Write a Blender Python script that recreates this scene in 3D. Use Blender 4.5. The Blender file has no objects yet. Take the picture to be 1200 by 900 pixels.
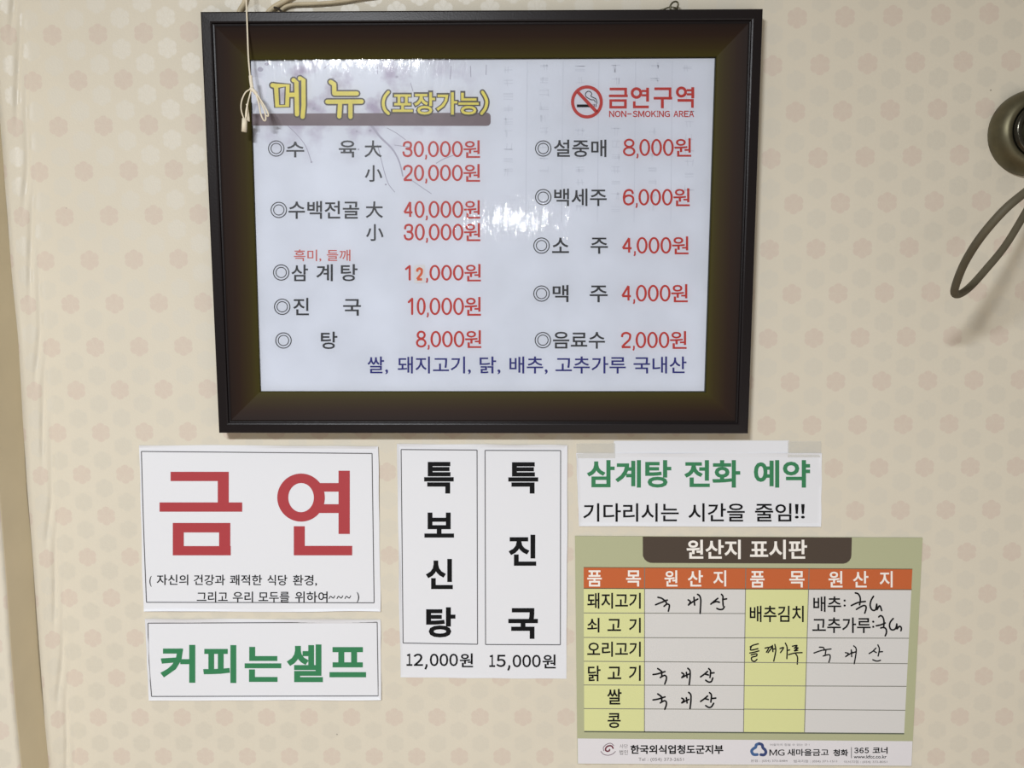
import bpy, bmesh, math, random
from mathutils import Vector, noise
from mathutils.geometry import tessellate_polygon
C = bpy.context.scene.collection
random.seed(4)
# ------------------------------------------------------------------ camera
F = 1000.0; D0 = 1.07; CH = 1.5                       # focal length in px of a 1200 px frame, distance to wall, eye height
PI_, YA, RO = .1031, -.0278, -.0143
cp, sp, cy, sy, cr, sr = math.cos(PI_), math.sin(PI_), math.cos(YA), math.sin(YA), math.cos(RO), math.sin(RO)
FW = Vector((sy*cp, cy*cp, -sp)); _rt = Vector((cy, -sy, 0)); _up = _rt.cross(FW)
RT = cr*_rt + sr*_up; UP = cr*_up - sr*_rt
CAM = Vector((0, -D0, CH))
cam = bpy.data.objects.new('camera', bpy.data.cameras.new('camera')); C.objects.link(cam)
cam.location = CAM
from mathutils import Matrix
cam.rotation_euler = Matrix((RT, UP, -FW)).transposed().to_euler()
cam.data.sensor_width = 36; cam.data.lens = F/1200*36; cam.data.clip_start = .02
bpy.context.scene.camera = cam
# ------------------------------------------------------------------ light and exposure
sc = bpy.context.scene
sc.view_settings.view_transform = 'Standard'; sc.view_settings.look = 'None'
sc.view_settings.exposure = -0.3; sc.view_settings.gamma = 1
w = bpy.data.worlds.new('room_light'); sc.world = w; w.use_nodes = True
w.node_tree.nodes['Background'].inputs[0].default_value = (1.0, .90, .76, 1)
w.node_tree.nodes['Background'].inputs[1].default_value = .31
def area(name, loc, target, sx, sy_, power, col):
    l = bpy.data.lights.new(name, 'AREA'); l.shape = 'RECTANGLE'; l.size = sx; l.size_y = sy_; l.energy = power; l.color = col
    o = bpy.data.objects.new(name, l); C.objects.link(o); o.location = loc
    o.rotation_euler = (Vector(target)-Vector(loc)).to_track_quat('-Z', 'Y').to_euler(); return o
area('ceiling_lamp', (-.62, -2.1, CH+.90), (-.62, -2.04, CH), .46, .16, 108, (.93, .96, 1.0))      # a ceiling panel that faces down
area('low_fill_light', (.5, -2.3, CH-1.0), (.35, 0, CH-.5), 2.6, .9, 11, (1.0, .98, .96))  # added soft fill that lifts the lower right wall, no window modelled
area('small_lamp', (-.07, -2.4, CH+.30), (-.1, 0, CH), .055, .055, 1.15, (1, 1, 1))

def W(px, py, h=0.0):
    """the point on the plane h metres in front of the wall that the photograph shows at this pixel"""
    v = FW + RT*((px-600)/F) + UP*((450-py)/F)
    return CAM + v*((D0-h)/v.y)
# ------------------------------------------------------------------ materials
def lin(c):
    return tuple(((x/255)/12.92 if x/255 <= .04045 else ((x/255+.055)/1.055)**2.4) for x in c)
def mat(name, col, rough=.6, spec=.3, metal=0, coat=0, raw=False, var=0, vscale=30, bump=0, bscale=200):
    m = bpy.data.materials.new(name); m.use_nodes = True; nt = m.node_tree; b = nt.nodes['Principled BSDF']
    c = col if raw else lin(col)
    b.inputs['Base Color'].default_value = (*c, 1); b.inputs['Roughness'].default_value = rough
    b.inputs['Specular IOR Level'].default_value = spec; b.inputs['Metallic'].default_value = metal
    b.inputs['Coat Weight'].default_value = coat
    tc = nt.nodes.new('ShaderNodeTexCoord')
    if var:
        n = nt.nodes.new('ShaderNodeTexNoise'); n.inputs['Scale'].default_value = vscale; n.inputs['Detail'].default_value = 4
        nt.links.new(tc.outputs['Object'], n.inputs['Vector'])
        r = nt.nodes.new('ShaderNodeMapRange'); r.inputs['From Min'].default_value = .3; r.inputs['From Max'].default_value = .7
        r.inputs['To Min'].default_value = 1-var; r.inputs['To Max'].default_value = 1+var*.4
        nt.links.new(n.outputs['Fac'], r.inputs['Value'])
        mx = nt.nodes.new('ShaderNodeVectorMath'); mx.operation = 'SCALE'; mx.inputs[0].default_value = c
        nt.links.new(r.outputs[0], mx.inputs['Scale']); nt.links.new(mx.outputs[0], b.inputs['Base Color'])
    if bump:
        n = nt.nodes.new('ShaderNodeTexNoise'); n.inputs['Scale'].default_value = bscale; n.inputs['Detail'].default_value = 3
        nt.links.new(tc.outputs['Object'], n.inputs['Vector'])
        bp = nt.nodes.new('ShaderNodeBump'); bp.inputs['Strength'].default_value = bump; bp.inputs['Distance'].default_value = .001
        nt.links.new(n.outputs['Fac'], bp.inputs['Height']); nt.links.new(bp.outputs[0], b.inputs['Normal'])
    return m

def wallpaper(name, x0, z0):
    S2 = .0566/2; P = .0548*2/3
    m = bpy.data.materials.new(name); m.use_nodes = True; nt = m.node_tree; b = nt.nodes['Principled BSDF']
    N = nt.nodes.new; K = nt.links.new
    def M(op, a, c=None, d=None, clamp=False):
        n = N('ShaderNodeMath'); n.operation = op; n.use_clamp = clamp
        for i, v in enumerate((a, c, d)):
            if v is None: continue
            if isinstance(v, (int, float)): n.inputs[i].default_value = v
            else: K(v, n.inputs[i])
        return n.outputs[0]
    tc = N('ShaderNodeTexCoord'); sx = N('ShaderNodeSeparateXYZ'); K(tc.outputs['Object'], sx.inputs[0])
    x = M('SUBTRACT', M('ADD', sx.outputs[0], sx.outputs[1]), x0); z = M('SUBTRACT', sx.outputs[2], z0)
    i = M('ROUND', M('DIVIDE', x, S2)); lx = M('SUBTRACT', x, M('MULTIPLY', i, S2))
    odd = M('FLOORED_MODULO', i, 2.0)
    zz = M('SUBTRACT', M('DIVIDE', z, P), M('MULTIPLY', odd, 1.5))
    j = M('ROUND', zz); lz = M('MULTIPLY', M('SUBTRACT', zz, j), P)
    pk = M('LESS_THAN', M('FLOORED_MODULO', j, 3.0), .5)
    r = M('SQRT', M('ADD', M('MULTIPLY', lx, lx), M('MULTIPLY', lz, lz)))
    th = M('ARCTAN2', lx, lz)
    pet = M('ABSOLUTE', M('COSINE', M('MULTIPLY', th, 3.0)))
    rad = M('MULTIPLY', M('ADD', M('MULTIPLY', M('SQRT', pet), .20), .80), .0124)
    edge = M('DIVIDE', M('SUBTRACT', rad, r), .0011); mask = M('ADD', edge, .5, clamp=True)
    notch = M('MULTIPLY', mask, M('ADD', M('MULTIPLY', M('SQRT', pet), .3), .7))
    nz = N('ShaderNodeTexNoise'); nz.inputs['Scale'].default_value = 9; nz.inputs['Detail'].default_value = 5; K(tc.outputs['Object'], nz.inputs['Vector'])
    nz2 = N('ShaderNodeTexNoise'); nz2.inputs['Scale'].default_value = 90; nz2.inputs['Detail'].default_value = 3; K(tc.outputs['Object'], nz2.inputs['Vector'])
    pinkm = M('MULTIPLY', M('MULTIPLY', notch, pk), M('ADD', M('MULTIPLY', nz2.outputs['Fac'], .8), .55, clamp=True))
    greym = M('MULTIPLY', notch, M('SUBTRACT', 1.0, pk))
    def mix(f, A, B):
        n = N('ShaderNodeMix'); n.data_type = 'RGBA'
        K(f, n.inputs[0])
        for idx, v in ((6, A), (7, B)):
            if isinstance(v, tuple): n.inputs[idx].default_value = (*v, 1)
            else: K(v, n.inputs[idx])
        return n.outputs[2]
    base = mix(M('MULTIPLY', nz.outputs['Fac'], 1.0), lin((217, 210, 193)), lin((210, 203, 186)))
    c = mix(M('MULTIPLY', greym, .31), base, lin((196, 192, 178)))
    c = mix(M('MULTIPLY', pinkm, .52), c, lin((203, 184, 172)))
    vo = N('ShaderNodeTexVoronoi'); vo.inputs['Scale'].default_value = 16; K(tc.outputs['Object'], vo.inputs['Vector'])
    wn = N('ShaderNodeSeparateColor'); K(vo.outputs['Color'], wn.inputs[0])
    spk = M('MULTIPLY', M('LESS_THAN', vo.outputs['Distance'], .018), M('GREATER_THAN', wn.outputs[0], .55))
    c = mix(M('MULTIPLY', spk, .55), c, lin((95, 85, 78)))
    K(c, b.inputs['Base Color'])
    rr = M('SUBTRACT', .62, M('MULTIPLY', greym, .14)); K(rr, b.inputs['Roughness'])
    K(M('ADD', .25, M('MULTIPLY', greym, .70)), b.inputs['Specular IOR Level'])
    bp = N('ShaderNodeBump'); bp.inputs['Strength'].default_value = .12; bp.inputs['Distance'].default_value = .001
    nf = N('ShaderNodeTexNoise'); nf.inputs['Scale'].default_value = 420; K(tc.outputs['Object'], nf.inputs['Vector'])
    K(nf.outputs['Fac'], bp.inputs['Height']); K(bp.outputs[0], b.inputs['Normal'])
    return m
O0 = W(0, 0)   # only for reference of scale
M_WALL = wallpaper('floral_wallpaper', .3181, CH+.3259)
M_FLOOR = mat('floor_vinyl', (150, 125, 95), .5)
M_PAPER = mat('white_paper', (224, 226, 231), .55, .3)
M_BLACK = mat('black_ink', (18, 19, 21), .6, .12)
M_LINE = mat('grey_border_ink', (92, 92, 96), .5)
M_RED = mat('red_ink', (170, 62, 68), .5)
M_GREEN = mat('green_ink', (52, 126, 84), .5)
M_SHEET = mat('printed_menu_vinyl', (212, 216, 224), .4, .3, var=.07, vscale=14)
M_MBLACK = mat('menu_black_ink', (48, 50, 54), .4)
M_MRED = mat('menu_red_ink', (182, 52, 46), .4)
M_BLUE = mat('menu_blue_ink', (36, 38, 112), .4)
M_BAR = mat('menu_taupe_bar', (112, 96, 100), .4, var=.15, vscale=40)
M_YEL = mat('menu_yellow_ink', (224, 210, 82), .4, var=.12, vscale=60)
M_OUT = mat('menu_dark_outline', (68, 60, 52), .4)
M_BRANCH = mat('menu_branch_print', (164, 162, 176), .4)
M_GHOST = mat('menu_ghost_print', (200, 204, 213), .4)
M_PETAL = mat('menu_petal_print', (218, 220, 228), .4)
M_ORNG = mat('orange_ink', (206, 92, 52), .4)
M_BGREEN = mat('olive_green_board', (174, 177, 142), .38, .4)
M_BROWN = mat('brown_ink', (70, 58, 48), .38)
M_HEAD = mat('orange_table_header', (192, 96, 48), .38)
M_ITEM = mat('pale_yellow_cell', (214, 217, 156), .38)
M_CELL = mat('pale_grey_cell', (211, 210, 208), .38)
M_TLINE = mat('thin_table_line', (120, 120, 112), .38)
M_WHITE = mat('white_ink', (240, 236, 230), .38)
M_STRIP = mat('white_footer', (220, 218, 222), .38)
M_MARK = mat('black_marker', (16, 16, 18), .5, .12)
M_LOGO = mat('blue_logo_ink', (66, 98, 146), .4)
M_LOGO2 = mat('navy_logo_ink', (52, 68, 116), .4)
M_SWIRL = mat('maroon_logo_ink', (104, 30, 50), .4)
M_SWGR = mat('grey_logo_ink', (128, 112, 122), .4)
M_TINY = mat('small_grey_print', (120, 116, 116), .4)
M_CORD = mat('beige_cord', (196, 182, 152), .5, var=.15, vscale=80)
M_STRING = mat('cream_string', (236, 226, 204), .6)
M_DARKM = mat('dark_tarnished_metal', (84, 80, 62), .35, .5, metal=.7)
M_CABLE = mat('grey_cable', (92, 86, 70), .6, .25, var=.1, vscale=60)
M_BACK = mat('grey_backing_board', (70, 72, 66), .8)

def frame_mats():
    m = mat('black_lip_lacquer', (25, 20, 21), .33, .20, bump=.1, bscale=500)
    g = bpy.data.materials.new('bronze_gradient_finish'); g.use_nodes = True; nt = g.node_tree; b = nt.nodes['Principled BSDF']
    at = nt.nodes.new('ShaderNodeAttribute'); at.attribute_name = 'across'
    r = nt.nodes.new('ShaderNodeValToRGB'); e = r.color_ramp.elements
    e[0].position = 0; e[0].color = (*lin((32, 22, 19)), 1)
    e[1].position = 1; e[1].color = (*lin((62, 57, 20)), 1)
    k = e.new(.35); k.color = (*lin((42, 28, 20)), 1)
    k = e.new(.75); k.color = (*lin((54, 44, 20)), 1)
    nt.links.new(at.outputs['Fac'], r.inputs[0]); nt.links.new(r.outputs[0], b.inputs['Base Color'])
    b.inputs['Roughness'].default_value = .55; b.inputs['Specular IOR Level'].default_value = .10
    return m, g
M_LIP, M_COVE = frame_mats()

def plastic_cover():
    m = bpy.data.materials.new('clear_plastic_film'); m.use_nodes = True; nt = m.node_tree; nt.nodes.remove(nt.nodes['Principled BSDF'])
    N = nt.nodes.new; K = nt.links.new; out = nt.nodes['Material Output']
    tr = N('ShaderNodeBsdfTransparent'); tr.inputs[0].default_value = (.97, .97, .98, 1)
    gl = N('ShaderNodeBsdfGlossy'); gl.inputs['Roughness'].default_value = .055
    fr = N('ShaderNodeFresnel'); fr.inputs[0].default_value = 1.5
    mx = N('ShaderNodeMixShader'); K(fr.outputs[0], mx.inputs[0]); K(tr.outputs[0], mx.inputs[1]); K(gl.outputs[0], mx.inputs[2]); K(mx.outputs[0], out.inputs[0])
    tc = N('ShaderNodeTexCoord'); mp = N('ShaderNodeMapping'); mp.inputs['Scale'].default_value = (105, 1, 24)
    n = N('ShaderNodeTexNoise'); n.inputs['Scale'].default_value = 1; n.inputs['Detail'].default_value = 4
    K(tc.outputs['Object'], mp.inputs[0]); K(mp.outputs[0], n.inputs['Vector'])
    bp = N('ShaderNodeBump'); bp.inputs['Strength'].default_value = .8; bp.inputs['Distance'].default_value = .0005
    K(n.outputs['Fac'], bp.inputs['Height']); K(bp.outputs[0], gl.inputs['Normal']); K(bp.outputs[0], fr.inputs['Normal'])
    return m
M_FILM = plastic_cover()
def tape():
    m = bpy.data.materials.new('frosted_tape'); m.use_nodes = True; nt = m.node_tree; b = nt.nodes['Principled BSDF']
    b.inputs['Base Color'].default_value = (*lin((222, 221, 214)), 1); b.inputs['Alpha'].default_value = .45; b.inputs['Roughness'].default_value = .35
    return m
M_TAPE = tape()
# ------------------------------------------------------------------ object helpers
def thing(name, label, cat, loc=(0, 0, 0), group=None):
    o = bpy.data.objects.new(name, None); C.objects.link(o); o.location = loc; o.empty_display_size = .05
    o['label'] = label; o['category'] = cat
    if group: o['group'] = group
    return o
ROOTLOC = {}
def obj(name, verts, faces, m, parent=None, label=None, mats=None, fm=None, smooth=False):
    me = bpy.data.meshes.new(name)
    off = Vector((0, 0, 0)); p = parent
    while p is not None: off = off + p.location; p = p.parent
    me.from_pydata([tuple(Vector(v)-off) for v in verts], [], faces)
    for q in (mats or [m]): me.materials.append(q)
    if fm: me.polygons.foreach_set('material_index', fm)
    if smooth: me.polygons.foreach_set('use_smooth', [True]*len(me.polygons))
    me.update()
    o = bpy.data.objects.new(name, me); C.objects.link(o); o.parent = parent
    if label: o['label'] = label
    return o
def flat(name, polys, m, parent, h, label=None):
    """flat print: polygons given by their corners in photograph pixels, laid on the plane h"""
    V = []; Fc = []; boxes = []
    for pl in polys:
        # overlapping pieces of one print lie a hair apart
        bx = (min(p[0] for p in pl), min(p[1] for p in pl), max(p[0] for p in pl), max(p[1] for p in pl)); used = set()
        if len(polys) > 1 and m is not M_GHOST:
            used = {q[4] for q in boxes if bx[0] < q[2]-1e-6 and q[0] < bx[2]-1e-6 and bx[1] < q[3]-1e-6 and q[1] < bx[3]-1e-6}
        lv = 0
        while lv in used: lv += 1
        boxes.append(bx+(lv,))
        # counter-clockwise seen from the room
        a = sum(pl[k][0]*pl[(k+1) % len(pl)][1]-pl[(k+1) % len(pl)][0]*pl[k][1] for k in range(len(pl)))
        if a > 0: pl = pl[::-1]
        s = len(V); V += [W(x, y, h+min(lv, 22)*4e-6) for x, y in pl]; Fc.append(tuple(range(s, s+len(pl))))
    return obj(name, V, Fc, m, parent, label)
def smoothline(pts, n=6):
    if len(pts) < 3: return pts
    out = []
    P = [pts[0]]+list(pts)+[pts[-1]]
    for k in range(1, len(P)-2):
        a, b, c, d = P[k-1:k+3]
        for s in range(n):
            t = s/n
            out.append(tuple(.5*((2*b[i])+(-a[i]+c[i])*t+(2*a[i]-5*b[i]+4*c[i]-d[i])*t*t+(-a[i]+3*b[i]-3*c[i]+d[i])*t**3) for i in (0, 1)))
    out.append(pts[-1]); return out
def strokes(name, lines, wd, m, parent, h, label=None, curve=True, round_=True, taper=0):
    polys = []
    for ln in lines:
        q = smoothline(ln) if curve else list(ln)
        L = []; R = []
        for k, (x, y) in enumerate(q):
            x0, y0 = q[max(0, k-1)]; x1, y1 = q[min(len(q)-1, k+1)]
            dx, dy = x1-x0, y1-y0; l = math.hypot(dx, dy) or 1
            s = wd/2*(1-taper*k/(len(q)-1))
            L.append((x-dy/l*s, y+dx/l*s)); R.append((x+dy/l*s, y-dx/l*s))
        for k in range(len(q)-1): polys.append([L[k], L[k+1], R[k+1], R[k]])
        if round_:
            for k, (x, y) in ((0, q[0]), (-1, q[-1])):
                s = wd/2*(1-(taper if k else 0))
                polys.append([(x+s*math.cos(t*math.pi/5), y+s*math.sin(t*math.pi/5)) for t in range(10)])
    return flat(name, polys, m, parent, h, label)
def ring_polys(cx, cyy, rx, ry, ix, iy, n=40):
    P = []
    for k in range(n):
        a, b = 2*math.pi*k/n, 2*math.pi*(k+1)/n
        P.append([(cx+rx*math.cos(a), cyy+ry*math.sin(a)), (cx+rx*math.cos(b), cyy+ry*math.sin(b)),
                  (cx+ix*math.cos(b), cyy+iy*math.sin(b)), (cx+ix*math.cos(a), cyy+iy*math.sin(a))])
    return P
def rect(x0, y0, x1, y1): return [(x0, y0), (x1, y0), (x1, y1), (x0, y1)]
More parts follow.
